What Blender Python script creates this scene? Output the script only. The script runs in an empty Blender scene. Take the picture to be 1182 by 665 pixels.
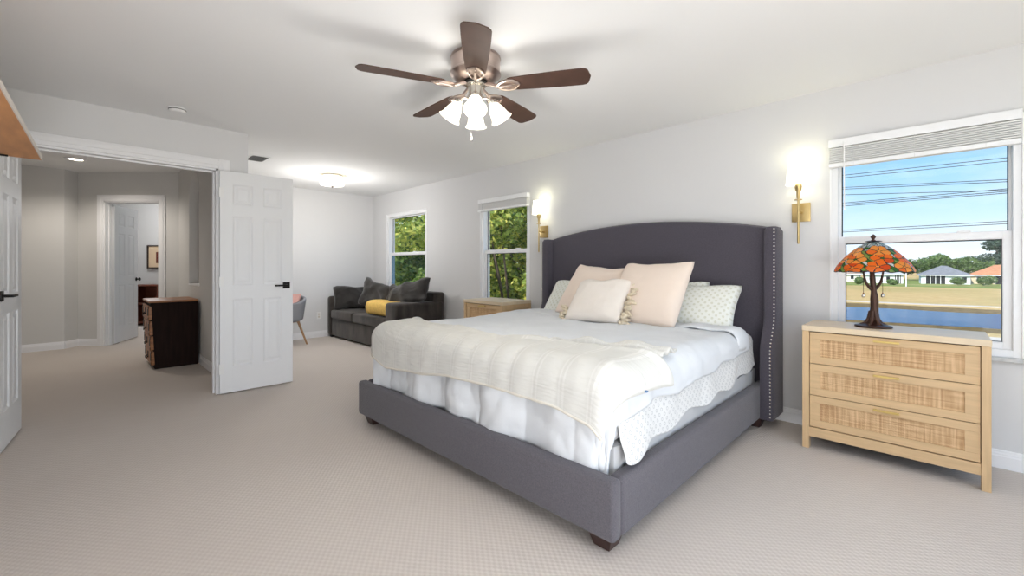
import bpy, bmesh, math, random
from mathutils import Vector, Matrix, noise
PI = math.pi
D0 = math.radians
S = bpy.context.scene
COL = S.collection
rnd = random.Random(7)

# ------------------------------------------------------------------ camera
YAW = math.radians(44.65)
cam_d = bpy.data.cameras.new('camera'); cam = bpy.data.objects.new('camera', cam_d); COL.objects.link(cam)
cam.location = (0, 0, 1.165); cam.rotation_euler = (PI/2, 0, YAW)
cam_d.sensor_width = 36; cam_d.lens = 36*495/1182; cam_d.shift_y = -24.5/1182; cam_d.clip_end = 2000; cam_d.clip_start = .03
S.camera = cam
S.view_settings.view_transform = 'Standard'; S.view_settings.look = 'None'
S.view_settings.exposure = 0.33; S.view_settings.gamma = 1; S.view_settings.use_curve_mapping = False

# ------------------------------------------------------------------ world sky
w = bpy.data.worlds.new('sky'); S.world = w; w.use_nodes = True
nt = w.node_tree; N = nt.nodes; L = nt.links; N.clear()
def wn(t, **k):
    n = N.new(t)
    for a, b in k.items(): setattr(n, a, b)
    return n
tc = wn('ShaderNodeTexCoord'); sep = wn('ShaderNodeSeparateXYZ'); L.new(tc.outputs['Generated'], sep.inputs[0])
rp = wn('ShaderNodeValToRGB'); L.new(sep.outputs['Z'], rp.inputs[0])
e = rp.color_ramp.elements
e[0].position = 0.0; e[0].color = (.80, .90, .96, 1); e[1].position = 1.0; e[1].color = (.16, .36, .75, 1)
for p, c in ((.04, (.72, .88, .98, 1)), (.12, (.42, .70, .97, 1)), (.24, (.20, .50, .90, 1))):
    q = e.new(p); q.color = c
mp = wn('ShaderNodeMapping'); mp.inputs['Scale'].default_value = (2.2, 2.2, 7.0); L.new(tc.outputs['Generated'], mp.inputs[0])
cn = wn('ShaderNodeTexNoise'); cn.inputs['Scale'].default_value = 2.3; cn.inputs['Detail'].default_value = 7; cn.inputs['Roughness'].default_value = .6
L.new(mp.outputs[0], cn.inputs[0])
cr = wn('ShaderNodeValToRGB'); cr.color_ramp.elements[0].position = .44; cr.color_ramp.elements[1].position = .85
cr.color_ramp.elements[1].color = (.6, .6, .6, 1); L.new(cn.outputs[0], cr.inputs[0])
mx = wn('ShaderNodeMixRGB'); L.new(cr.outputs[0], mx.inputs[0]); L.new(rp.outputs[0], mx.inputs[1]); mx.inputs[2].default_value = (.92, .96, 1, 1)
bg = wn('ShaderNodeBackground'); bg.inputs[1].default_value = 1.0; L.new(mx.outputs[0], bg.inputs[0])
ow = wn('ShaderNodeOutputWorld'); L.new(bg.outputs[0], ow.inputs[0])

# ------------------------------------------------------------------ lights
def lamp(name, typ, loc, energy, color=(1, 1, 1), rot=(0, 0, 0), **k):
    d = bpy.data.lights.new(name, typ); d.energy = energy; d.color = color
    for a, b in k.items(): setattr(d, a, b)
    o = bpy.data.objects.new(name, d); COL.objects.link(o); o.location = loc; o.rotation_euler = rot
    return o
lamp('sun', 'SUN', (0, 0, 20), 4.2, (1, .95, .86), rot=(math.radians(50), 0, math.radians(-14)), angle=.01)
# added fill light across the unbuilt side of the room behind the camera
lamp('rear_fill', 'AREA', (1.75, 1.6, 1.3), 13, (.97, .985, 1), rot=(PI/2, 0, PI/2), shape='RECTANGLE', size=4.0, size_y=2.2)
# added overhead fill without a fixture, out of view above the camera
lamp('overhead_fill', 'AREA', (.40, .95, 2.36), 9, (.98, .99, 1), shape='RECTANGLE', size=2.0, size_y=2.2)
# two unseen fill lights added low down to brighten ceiling and left side
lamp('upward_fill', 'AREA', (.8, .1, .3), 10, (.97, .985, 1), rot=(PI, 0, 0), shape='RECTANGLE', size=2.2, size_y=1.4)
lamp('side_fill', 'AREA', (1.2, -.1, .35), 62, (.985, .99, 1), rot=Vector((-.74, -.16, .66)).to_track_quat('-Z', 'Y').to_euler(), shape='RECTANGLE', size=1.4, size_y=1.0)

# ------------------------------------------------------------------ materials
def srgb(r, g, b):
    f = lambda v: (v/255/12.92) if v/255 <= .04045 else ((v/255+.055)/1.055)**2.4
    return (f(r), f(g), f(b), 1)
MATS = {}
def mat(name, col, rough=.6, metal=0, bump=0, bscale=200, var=0, vscale=8, sheen=0, emit=0, ecol=None, spec=.5, trans=0, coat=0, stretch=None):
    if name in MATS: return MATS[name]
    m = bpy.data.materials.new(name); m.use_nodes = True; MATS[name] = m
    t = m.node_tree; b = t.nodes['Principled BSDF']
    b.inputs['Base Color'].default_value = col; b.inputs['Roughness'].default_value = rough
    b.inputs['Metallic'].default_value = metal; b.inputs['Specular IOR Level'].default_value = spec
    b.inputs['Sheen Weight'].default_value = sheen; b.inputs['Coat Weight'].default_value = coat
    b.inputs['Transmission Weight'].default_value = trans
    if emit:
        b.inputs['Emission Color'].default_value = ecol or col; b.inputs['Emission Strength'].default_value = emit
    co = t.nodes.new('ShaderNodeTexCoord'); src = co.outputs['Object']
    if stretch:
        mm = t.nodes.new('ShaderNodeMapping'); mm.inputs['Scale'].default_value = stretch
        t.links.new(src, mm.inputs[0]); src = mm.outputs[0]
    if var:
        n = t.nodes.new('ShaderNodeTexNoise'); n.inputs['Scale'].default_value = vscale; n.inputs['Detail'].default_value = 5
        t.links.new(src, n.inputs[0])
        r = t.nodes.new('ShaderNodeValToRGB'); r.color_ramp.elements[0].position = .3; r.color_ramp.elements[1].position = .7
        r.color_ramp.elements[0].color = tuple(max(0, c*(1-var)) for c in col[:3])+(1,)
        r.color_ramp.elements[1].color = tuple(min(1, c*(1+var)) for c in col[:3])+(1,)
        t.links.new(n.outputs[0], r.inputs[0]); t.links.new(r.outputs[0], b.inputs['Base Color'])
    if bump:
        n = t.nodes.new('ShaderNodeTexNoise'); n.inputs['Scale'].default_value = bscale; n.inputs['Detail'].default_value = 3
        t.links.new(src, n.inputs[0])
        bp = t.nodes.new('ShaderNodeBump'); bp.inputs['Strength'].default_value = bump; bp.inputs['Distance'].default_value = .004
        t.links.new(n.outputs[0], bp.inputs['Height']); t.links.new(bp.outputs[0], b.inputs['Normal'])
    return m
M_wall = mat('wall_paint', srgb(222, 222, 223), .75, bump=.05, bscale=260, spec=.2)
M_hall = mat('hall_paint', srgb(214, 213, 211), .75, bump=.05, bscale=260, spec=.2)
M_ceil = mat('ceiling_paint', srgb(240, 240, 240), .85, bump=.08, bscale=140, spec=.2)
M_trim = mat('trim_white', srgb(240, 240, 242), .4, spec=.4)
M_door = mat('door_white', srgb(236, 237, 239), .42, spec=.4)
M_vinyl = mat('vinyl_white', srgb(242, 243, 245), .35)
M_black = mat('black_metal', srgb(24, 23, 22), .4, .6)
M_gap = mat('dark_gasket', srgb(30, 34, 38), .7)
M_brass = mat('brushed_brass', srgb(198, 174, 122), .35, 1)
M_pbrass = mat('satin_brass_pull', srgb(216, 190, 120), .32, .85)
M_nickel = mat('bronze_nickel', srgb(192, 176, 168), .3, 1)
M_nickel2 = mat('light_nickel', srgb(205, 200, 190), .25, 1)
M_char = mat('charcoal_linen', srgb(98, 95, 101), .95, bump=.5, bscale=420, var=.18, vscale=190, sheen=.2, spec=.1)
M_char2 = mat('charcoal_headboard', srgb(84, 80, 89), .95, bump=.5, bscale=420, var=.16, vscale=190, sheen=.2, spec=.1)
M_esp = mat('espresso_wood', srgb(58, 38, 34), .4, var=.2, vscale=12)
M_nail = mat('silver_nailhead', srgb(225, 222, 216), .2, 1)
M_white = mat('white_cotton', srgb(226, 227, 230), .9, bump=.25, bscale=60, spec=.15)
M_blue = mat('cool_white_cotton', srgb(224, 227, 231), .9, bump=.25, bscale=60, spec=.15)
M_cream = mat('cream_piping', srgb(226, 221, 210), .9, spec=.15)
M_box = mat('grey_satin_ticking', srgb(205, 206, 208), .5, spec=.3)
M_blush = mat('blush_linen', srgb(244, 227, 213), .95, bump=.35, bscale=350, sheen=.2, spec=.1)
M_pale = mat('pale_blush_linen', srgb(246, 238, 230), .95, bump=.35, bscale=350, spec=.1)
M_tassel = mat('cream_tassel_yarn', srgb(232, 218, 194), .95, bump=.8, bscale=160, var=.15, vscale=40, spec=.1)
M_leaflabel = mat('blue_care_tag', srgb(80, 120, 165), .8)
M_oak = mat('light_oak', srgb(214, 182, 139), .5, var=.07, vscale=5, stretch=(1, 8, 14))
M_oakv = mat('light_oak_upright', srgb(214, 182, 139), .5, var=.07, vscale=5, stretch=(14, 8, 1))
M_oaktop = mat('light_oak_top', srgb(226, 206, 176), .42, var=.05, vscale=5, stretch=(1, 10, 10))
M_gapw = mat('drawer_gap', srgb(62, 46, 34), .9)
M_sofa = mat('dark_grey_velvet', srgb(64, 58, 54), .8, var=.6, vscale=5, sheen=.25, spec=.2, bump=.15, bscale=40, stretch=(1.6, 1.6, .7))
M_sofac = mat('dark_grey_cushion', srgb(56, 53, 51), .7, var=.5, vscale=6, sheen=.3, spec=.2, bump=.2, bscale=30)
M_yellow = mat('mustard_knit', srgb(232, 194, 112), .95, bump=.6, bscale=120, var=.1, vscale=30, spec=.1)
M_grey = mat('grey_upholstery', srgb(150, 151, 156), .9, bump=.3, bscale=300, spec=.1)
M_pink = mat('pink_plush', srgb(226, 178, 170), .95, bump=.5, bscale=150, spec=.1)
M_legw = mat('beech_leg', srgb(178, 138, 100), .5, var=.1, vscale=20)
M_chest = mat('black_brown_wood', srgb(34, 20, 16), .7, spec=.15, var=.35, vscale=4, stretch=(8, 8, .8), bump=.2, bscale=30)
M_chestf = mat('amber_chest_wood', srgb(156, 100, 52), .4, var=.3, vscale=6, stretch=(1, 1, 6))
M_shelf = mat('honey_wood', srgb(200, 142, 92), .55, var=.14, vscale=4, stretch=(1, 6, 6))
M_shelfe = mat('pale_shelf_edge', srgb(214, 206, 196), .5)
M_bronze = mat('dark_bronze_bark', srgb(74, 52, 42), .42, .55, bump=.7, bscale=45, stretch=(1, 1, .25))
M_walnut = mat('walnut_blade', srgb(80, 58, 49), .6, var=.18, vscale=6, spec=.3)
M_plate = mat('white_plastic', srgb(238, 238, 238), .4)
M_vent = mat('vent_shadow', srgb(70, 72, 74), .8)
M_slat = mat('white_blind_slat', srgb(226, 226, 226), .5)
M_mahog = mat('mahogany', srgb(104, 50, 30), .4, var=.2, vscale=8)
M_pic = mat('art_paper', srgb(222, 196, 164), .8)
M_picd = mat('art_dark_print', srgb(110, 48, 32), .8, var=.5, vscale=50)
M_frame = mat('dark_picture_frame', srgb(48, 32, 26), .5)
M_bulb = mat('lit_bulb', (1, .95, .8, 1), .5, emit=14, ecol=(1, .90, .66, 1))
M_shadeglow = mat('lit_frosted_glass', (1, .96, .88, 1), .4, emit=1.5, ecol=(1, .93, .72, 1))
M_scbulb = mat('lit_sconce_bulb', (1, .95, .8, 1), .5, emit=3, ecol=(1, .95, .70, 1))
M_scglow = mat('lit_sconce_glass', (1, .98, .92, 1), .4, emit=1.5, ecol=(1, .98, .80, 1))
M_flush = mat('lit_drum_glass', (1, .96, .88, 1), .4, emit=1.0, ecol=(1, .94, .80, 1))
M_can = mat('lit_can_lens', (1, .95, .85, 1), .4, emit=5, ecol=(1, .90, .72, 1))
M_stone = mat('marble_sill', srgb(196, 197, 198), .35, var=.12, vscale=30)

def glass(name='window_glass', tint=(1, 1, 1, 1), refl=.02):
    m = bpy.data.materials.new(name); m.use_nodes = True; t = m.node_tree; t.nodes.clear()
    tr = t.nodes.new('ShaderNodeBsdfTransparent'); tr.inputs[0].default_value = tint
    gl = t.nodes.new('ShaderNodeBsdfGlossy'); gl.inputs['Roughness'].default_value = .02
    mi = t.nodes.new('ShaderNodeMixShader'); mi.inputs[0].default_value = refl
    o = t.nodes.new('ShaderNodeOutputMaterial')
    t.links.new(tr.outputs[0], mi.inputs[1]); t.links.new(gl.outputs[0], mi.inputs[2]); t.links.new(mi.outputs[0], o.inputs[0])
    return m
M_glass = glass(); M_screen = glass('screened_glass', (.62, .72, .80, 1), .03)

def nodes(name):
    m = bpy.data.materials.new(name); m.use_nodes = True; MATS[name] = m
    t = m.node_tree; return m, t, t.nodes['Principled BSDF']
def nn(t, typ, ins=None, **k):
    n = t.nodes.new(typ)
    for a, b in k.items(): setattr(n, a, b)
    for a, b in (ins or {}).items():
        if hasattr(b, 'links') or b.__class__.__name__.startswith('NodeSocket'): t.links.new(b, n.inputs[a])
        else: n.inputs[a].default_value = b
    return n
def math_n(t, op, a, b=None):
    return nn(t, 'ShaderNodeMath', {0: a, **({1: b} if b is not None else {})}, operation=op).outputs[0]

# carpet: woven loop pattern in diagonal ribs
M_carpet, t, b = nodes('beige_loop_carpet')
co = nn(t, 'ShaderNodeTexCoord'); sp = nn(t, 'ShaderNodeSeparateXYZ', {0: co.outputs['Object']})
fx = math_n(t, 'SINE', math_n(t, 'MULTIPLY', sp.outputs[0], 2*PI/.034)); 
fy = math_n(t, 'SINE', math_n(t, 'MULTIPLY', sp.outputs[1], 2*PI/.026))
pr = math_n(t, 'MULTIPLY', fx, fy)
nz = nn(t, 'ShaderNodeTexNoise', {0: co.outputs['Object'], 'Scale': 260.0, 'Detail': 3.0})
nl = nn(t, 'ShaderNodeTexNoise', {0: co.outputs['Object'], 'Scale': 1.1, 'Detail': 6.0})
hh = math_n(t, 'ADD', math_n(t, 'MULTIPLY', pr, .5), math_n(t, 'MULTIPLY', nz.outputs[0], .8))
r1 = nn(t, 'ShaderNodeMapRange', {0: hh, 1: -.3, 2: 1.1, 3: .0, 4: 1.0})
mixc = nn(t, 'ShaderNodeMixRGB', {0: r1.outputs[0], 1: srgb(198, 188, 180), 2: srgb(219, 211, 204)})
mix2 = nn(t, 'ShaderNodeMixRGB', {0: nn(t, 'ShaderNodeMapRange', {0: nl.outputs[0], 1: .35, 2: .7, 3: 0.0, 4: .35}).outputs[0], 1: mixc.outputs[0], 2: srgb(200, 189, 181)})
t.links.new(mix2.outputs[0], b.inputs['Base Color']); b.inputs['Roughness'].default_value = 1; b.inputs['Specular IOR Level'].default_value = .05
bp = nn(t, 'ShaderNodeBump', {'Height': hh, 'Strength': .4, 'Distance': .005}); t.links.new(bp.outputs[0], b.inputs['Normal'])

# rattan weave
M_rattan, t, b = nodes('woven_rattan')
co = nn(t, 'ShaderNodeTexCoord'); sp = nn(t, 'ShaderNodeSeparateXYZ', {0: co.outputs['Object']})
nzx = nn(t, 'ShaderNodeTexNoise', {0: nn(t, 'ShaderNodeMapping', {0: co.outputs['Object'], 'Scale': (70, 70, 3)}).outputs[0], 'Scale': 1.6, 'Detail': 2.0})
nzz = nn(t, 'ShaderNodeTexNoise', {0: nn(t, 'ShaderNodeMapping', {0: co.outputs['Object'], 'Scale': (3, 3, 90)}).outputs[0], 'Scale': 1.6, 'Detail': 2.0})
wx = math_n(t, 'SINE', math_n(t, 'MULTIPLY', sp.outputs[0], 2*PI/.0085)); wz = math_n(t, 'SINE', math_n(t, 'MULTIPLY', sp.outputs[2], 2*PI/.0075))
tt = math_n(t, 'ADD', math_n(t, 'MULTIPLY', nzx.outputs[0], .55), math_n(t, 'MULTIPLY', nzz.outputs[0], .55))
tt = math_n(t, 'ADD', tt, math_n(t, 'MULTIPLY', math_n(t, 'MULTIPLY', wx, wz), .16))
rr = nn(t, 'ShaderNodeValToRGB', {0: tt}); rr.color_ramp.elements[0].position = .38; rr.color_ramp.elements[1].position = .72
rr.color_ramp.elements[0].color = srgb(172, 128, 84); rr.color_ramp.elements[1].color = srgb(232, 200, 156)
t.links.new(rr.outputs[0], b.inputs['Base Color']); b.inputs['Roughness'].default_value = .7
bp = nn(t, 'ShaderNodeBump', {'Height': tt, 'Strength': .6, 'Distance': .002}); t.links.new(bp.outputs[0], b.inputs['Normal'])

# quilted cream coverlet: narrow channels bound by stitched lines
M_quilt, t, b = nodes('cream_quilted_cotton')
co = nn(t, 'ShaderNodeTexCoord'); sp = nn(t, 'ShaderNodeSeparateXYZ', {0: co.outputs['UV']})
a = math_n(t, 'FRACT', math_n(t, 'MULTIPLY', sp.outputs[0], 14.0))
l1 = math_n(t, 'COMPARE', a, .08); l1n = t.nodes[-1]; l1n.inputs[2].default_value = .035
l2 = math_n(t, 'COMPARE', a, .24); t.nodes[-1].inputs[2].default_value = .035
st = math_n(t, 'MAXIMUM', l1, l2)
hz = math_n(t, 'SINE', math_n(t, 'MULTIPLY', sp.outputs[1], 170.0))
nz = nn(t, 'ShaderNodeTexNoise', {0: co.outputs['UV'], 'Scale': 30.0, 'Detail': 4.0})
h = math_n(t, 'ADD', math_n(t, 'MULTIPLY', st, -.9), math_n(t, 'MULTIPLY', hz, .04)); h = math_n(t, 'ADD', h, math_n(t, 'MULTIPLY', nz.outputs[0], .9))
bp = nn(t, 'ShaderNodeBump', {'Height': h, 'Strength': .55, 'Distance': .01}); t.links.new(bp.outputs[0], b.inputs['Normal'])
mc = nn(t, 'ShaderNodeMixRGB', {0: st, 1: srgb(221, 220, 215), 2: srgb(229, 228, 224)}); t.links.new(mc.outputs[0], b.inputs['Base Color'])
b.inputs['Roughness'].default_value = .95; b.inputs['Specular IOR Level'].default_value = .1

def dotted(name, base, dot, scale, r, ring=False):
    m, t, b = nodes(name)
    co = nn(t, 'ShaderNodeTexCoord')
    mp = nn(t, 'ShaderNodeMapping', {0: co.outputs['UV'], 'Scale': (scale, scale, 1), 'Rotation': (0, 0, PI/4)})
    v = nn(t, 'ShaderNodeTexVoronoi', {0: mp.outputs[0], 'Scale': 1.0, 'Randomness': .0}, voronoi_dimensions='2D')
    if ring: g = math_n(t, 'COMPARE', v.outputs[0], r); t.nodes[-1].inputs[2].default_value = .05
    else: g = math_n(t, 'LESS_THAN', v.outputs[0], r)
    mc = nn(t, 'ShaderNodeMixRGB', {0: g, 1: base, 2: dot}); t.links.new(mc.outputs[0], b.inputs['Base Color'])
    b.inputs['Roughness'].default_value = .9; b.inputs['Specular IOR Level'].default_value = .1
    nz = nn(t, 'ShaderNodeTexNoise', {0: co.outputs['Object'], 'Scale': 60.0})
    bp = nn(t, 'ShaderNodeBump', {'Height': nz.outputs[0], 'Strength': .2, 'Distance': .004}); t.links.new(bp.outputs[0], b.inputs['Normal'])
    return m
M_sheet = dotted('white_sheet_small_grey_motif', srgb(228, 228, 227), srgb(190, 191, 192), 30, .22, True)
M_sham = dotted('white_sham_with_sage_dots', srgb(236, 238, 232), srgb(219, 220, 207), 28, .27)

# ------------------------------------------------------------------ helpers
ORG = {}
def thing(name, label, cat, loc=(0, 0, 0), rotz=0, group=None):
    o = bpy.data.objects.new(name, None); COL.objects.link(o); o.empty_display_size = .05
    o.location = loc; o.rotation_euler = (0, 0, rotz); o['label'] = label; o['category'] = cat
    if group: o['group'] = group
    ORG[o.name] = Vector(loc); return o
def obj(name, bm, m, parent=None, world=False, smooth=False, label=None, kind=None):
    me = bpy.data.meshes.new(name)
    if world and parent is not None:
        bmesh.ops.translate(bm, verts=bm.verts, vec=-ORG[parent.name])
    bm.normal_update(); bm.to_mesh(me); bm.free()
    for q in (m if isinstance(m, (list, tuple)) else [m]): me.materials.append(q)
    if smooth:
        for p in me.polygons: p.use_smooth = True
        if smooth != 'all': me.set_sharp_from_angle(angle=math.radians(40 if smooth is True else smooth))
    o = bpy.data.objects.new(name, me); COL.objects.link(o)
    if parent is not None: o.parent = parent; ORG[o.name] = ORG[parent.name]
    else: ORG[o.name] = Vector((0, 0, 0))
    if label: o['label'] = label
    if kind: o['kind'] = kind
    return o
def tag(o, label, cat, group=None, kind=None):
    o['label'] = label; o['category'] = cat
    if group: o['group'] = group
    if kind: o['kind'] = kind
    return o
def struct(name, bm, m, **k):
    o = obj(name, bm, m, **k); o['kind'] = 'structure'; return o
def single(name, bm, m, label, cat, loc=(0, 0, 0), rot=(0, 0, 0), group=None, **k):
    """one mesh thing: geometry in world coordinates moved to an origin at loc"""
    o = obj(name, bm, m, **k); o.location = loc; o.rotation_euler = rot; return tag(o, label, cat, group)
def recenter(o, loc):
    o.data.transform(Matrix.Translation(-Vector(loc))); o.location = loc; ORG[o.name] = Vector(loc); return o
def copy_tree(o, parent=None, loc=None, rz=None, label=None):
    c = o.copy(); COL.objects.link(c); c.parent = parent
    if loc is not None: c.location = loc
    if rz is not None: c.rotation_euler = (0, 0, rz)
    if label: c['label'] = label
    for ch in list(o.children): copy_tree(ch, c)
    return c
def B(): return bmesh.new()
def box(bm, x0, x1, y0, y1, z0, z1, bev=0, seg=2, mi=0, M=None):
    vs = [bm.verts.new((x, y, z)) for x in (x0, x1) for y in (y0, y1) for z in (z0, z1)]
    idx = [(0, 1, 3, 2), (4, 6, 7, 5), (0, 4, 5, 1), (2, 3, 7, 6), (0, 2, 6, 4), (1, 5, 7, 3)]
    fs = [bm.faces.new([vs[i] for i in f]) for f in idx]
    for f in fs: f.material_index = mi
    if M is not None: bmesh.ops.transform(bm, verts=vs, matrix=M)
    if bev:
        es = list({e for f in fs for e in f.edges})
        bmesh.ops.bevel(bm, geom=es, offset=bev, segments=seg, profile=.5, affect='EDGES')
    return vs
def prism(bm, pts, z0, z1, mi=0):
    """polygon in xy extruded in z"""
    a = [bm.verts.new((p[0], p[1], z0)) for p in pts]; c = [bm.verts.new((p[0], p[1], z1)) for p in pts]
    n = len(pts); fs = [bm.faces.new(a[::-1]), bm.faces.new(c)]
    for i in range(n): fs.append(bm.faces.new((a[i], a[(i+1) % n], c[(i+1) % n], c[i])))
    for f in fs: f.material_index = mi
    return a+c
def lathe(bm, prof, n=32, M=None, mi=0, caps=True):
    rings = []; allv = []
    for r, z in prof:
        if r < 1e-6: ring = [bm.verts.new((0, 0, z))]
        else: ring = [bm.verts.new((r*math.cos(2*PI*i/n), r*math.sin(2*PI*i/n), z)) for i in range(n)]
        rings.append(ring); allv += ring
    for a, b_ in zip(rings, rings[1:]):
        for i in range(n):
            j = (i+1) % n
            if len(a) == 1 and len(b_) == 1: continue
            if len(a) == 1: f = bm.faces.new((a[0], b_[i], b_[j]))
            elif len(b_) == 1: f = bm.faces.new((a[i], a[j], b_[0]))
            else: f = bm.faces.new((a[i], a[j], b_[j], b_[i]))
            f.material_index = mi
    if caps:
        for r in (rings[0], rings[-1]):
            if len(r) > 1: f = bm.faces.new(r); f.material_index = mi
    if M is not None: bmesh.ops.transform(bm, verts=allv, matrix=M)
    bmesh.ops.recalc_face_normals(bm, faces=bm.faces)
    return allv
def tube(bm, pts, rad, n=10, mi=0):
    pts = [Vector(p) for p in pts]; rad = rad if isinstance(rad, (list, tuple)) else [rad]*len(pts)
    rings = []; prev = None
    for i, p in enumerate(pts):
        d = (pts[min(i+1, len(pts)-1)]-pts[max(i-1, 0)]).normalized()
        u = Vector((0, 0, 1)) if abs(d.z) < .9 else Vector((1, 0, 0))
        if prev is not None: u = prev
        s = d.cross(u).normalized(); u = s.cross(d).normalized(); prev = u
        rings.append([bm.verts.new(p+(s*math.cos(2*PI*k/n)+u*math.sin(2*PI*k/n))*rad[i]) for k in range(n)])
    for a, b_ in zip(rings, rings[1:]):
        for k in range(n):
            f = bm.faces.new((a[k], a[(k+1) % n], b_[(k+1) % n], b_[k])); f.material_index = mi
    for r in (rings[0][::-1], rings[-1]):
        f = bm.faces.new(r); f.material_index = mi
    return rings
def T(x, y, z): return Matrix.Translation((x, y, z))
def R(a, ax): return Matrix.Rotation(a, 4, ax)
def grid(bm, nu, nv, fn, uv=True, thick=0, uvs=(1, 1)):
    V = [[bm.verts.new(fn(i/nu, j/nv)) for j in range(nv+1)] for i in range(nu+1)]
    lay = bm.loops.layers.uv.verify() if uv else None
    for i in range(nu):
        for j in range(nv):
            f = bm.faces.new((V[i][j], V[i+1][j], V[i+1][j+1], V[i][j+1])); f.smooth = True
            if uv:
                for lp, (a, b_) in zip(f.loops, ((i, j), (i+1, j), (i+1, j+1), (i, j+1))): lp[lay].uv = (a/nu*uvs[0], b_/nv*uvs[1])
    return V
def fbm(x, y, z=0, sc=1): return noise.fractal(Vector((x*sc, y*sc, z*sc)), 1.0, 2.0, 4)

WY = 3.76; FX = -7.26; DX = -4.67; CH = 2.43; HC = 2.55
# ------------------------------------------------------------------ room shell
bm = B(); box(bm, -13.6, 1.9, -2.3, 3.92, -.12, 0); struct('floor', bm, M_carpet)
bm = B(); box(bm, FX-.1, 1.9, 1.12, 3.92, CH, CH+.15); box(bm, DX-.02, 1.9, -.62, 1.12, CH, CH+.15); struct('ceiling', bm, M_ceil)
bm = B(); box(bm, -13.6, DX-.13, -2.3, 1.04, HC, HC+.1); box(bm, -13.6, FX-.1, 1.04, 3.2, HC, HC+.1); struct('ceiling_hall', bm, M_ceil)
def wall_cells(bm, u0, u1, z0, z1, holes, mk):
    us = sorted({u0, u1, *[h[0] for h in holes], *[h[1] for h in holes]}); zs = sorted({z0, z1, *[h[2] for h in holes], *[h[3] for h in holes]})
    for a, b_ in zip(us, us[1:]):
        for c, d in zip(zs, zs[1:]):
            m1, m2 = (a+b_)/2, (c+d)/2
            if any(h[0] < m1 < h[1] and h[2] < m2 < h[3] for h in holes): continue
            mk(a, b_, c, d)
WIN = [(-6.77, -5.555, .64, 2.065), (-4.31, -3.42, .64, 2.055), (-.535, .36, .64, 2.05)]
bm = B(); wall_cells(bm, FX-.1, 1.9, -.12, CH+.12, WIN, lambda a, b_, c, d: box(bm, a, b_, WY, WY+.16, c, d)); struct('wall_north', bm, M_wall)
bm = B(); box(bm, FX-.12, FX, 1.12, WY, 0, CH); struct('wall_west', bm, M_wall)
bm = B(); box(bm, DX, 1.9, -.62, -.5, 0, CH); struct('wall_south', bm, M_wall)
# wall with the double doorway
DY0, DY1, DZ = -.345, .90, 2.06
bm = B(); wall_cells(bm, -2.2, 1.14, 0, CH+.12, [(DY0, DY1, 0, DZ)], lambda a, b_, c, d: box(bm, DX-.13, DX, a, b_, c, d)); struct('wall_doorway', bm, M_wall)
# hall wall with the arched niche
nx0, nx1, nz0, nzs, nzt = -7.06, -6.36, .94, 2.03, 2.37
bm = B()
box(bm, -7.9, nx0, 1.04, 1.14, 0, HC); box(bm, nx1, DX-.13, 1.04, 1.14, 0, HC); box(bm, nx0, nx1, 1.04, 1.14, 0, nz0)
K = 24
for i in range(K):
    a = nx0+(nx1-nx0)*i/K; b_ = nx0+(nx1-nx0)*(i+1)/K
    hh_ = [nzs+(nzt-nzs)*math.sqrt(max(0, 1-((x-(nx0+nx1)/2)/((nx1-nx0)/2))**2)) for x in (a, b_)]
    p = [(a, hh_[0]), (b_, hh_[1]), (b_, HC), (a, HC)]
    v0 = [bm.verts.new((q[0], 1.04, q[1])) for q in p]; v1 = [bm.verts.new((q[0], 1.14, q[1])) for q in p]
    bm.faces.new(v0); bm.faces.new(v1[::-1])
    for k in range(4): bm.faces.new((v0[k], v1[k], v1[(k+1) % 4], v0[(k+1) % 4]))
box(bm, nx0-.02, nx1+.02, 1.14, 1.20, nz0-.02, nzt+.05)
bmesh.ops.recalc_face_normals(bm, faces=bm.faces)
struct('wall_hall_niche', bm, M_hall)
bm = B(); box(bm, nx0-.004, nx1+.004, 1.034, 1.14, nz0-.014, nz0+.004, .003); struct('trim_1', bm, M_trim)
# diagonal / left hall walls
def seg_wall(name, p1, p2, z1, m=M_hall, holes=(), th=.12):
    p1 = Vector(p1); p2 = Vector(p2); d = p2-p1; ln = d.length; a = math.atan2(d.y, d.x)
    M = T(p1.x, p1.y, 0) @ R(a, 'Z'); bm = B()
    wall_cells(bm, 0, ln, 0, z1, holes, lambda u, v, c, e_: box(bm, u, v, 0, th, c, e_, M=M)); struct(name, bm, m); return M
A0, A1, A2, A3 = (-8.80, -2.2), (-8.80, -.135), (-8.98, .0), (-7.88, 1.088)
seg_wall('wall_hall_west', A0, A1, HC)
seg_wall('wall_hall_corner', A1, A2, HC)
MB_ = seg_wall('wall_hall_bedroom', A2, A3, HC, holes=[(.385, 1.20, 0, 2.13)])
bm = B(); box(bm, -8.9, DX-.13, -2.3, -2.2, 0, HC); struct('wall_hall_south', bm, M_hall)
# room beyond
FD = Vector((-math.sin(YAW), math.cos(YAW))); RD = Vector((math.cos(YAW), math.sin(YAW)))
def cr(F_, R_): q = FD*F_+RD*R_; return (q.x, q.y)
seg_wall('wall_far_room', cr(8.9, -9.0), cr(8.9, -5.6), HC)
seg_wall('wall_far_room_east', cr(8.9, -6.35), cr(6.9, -5.35), HC)
seg_wall('wall_far_room_west', (-9.25, -.15), cr(8.9, -8.9), HC, th=.1)
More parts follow.
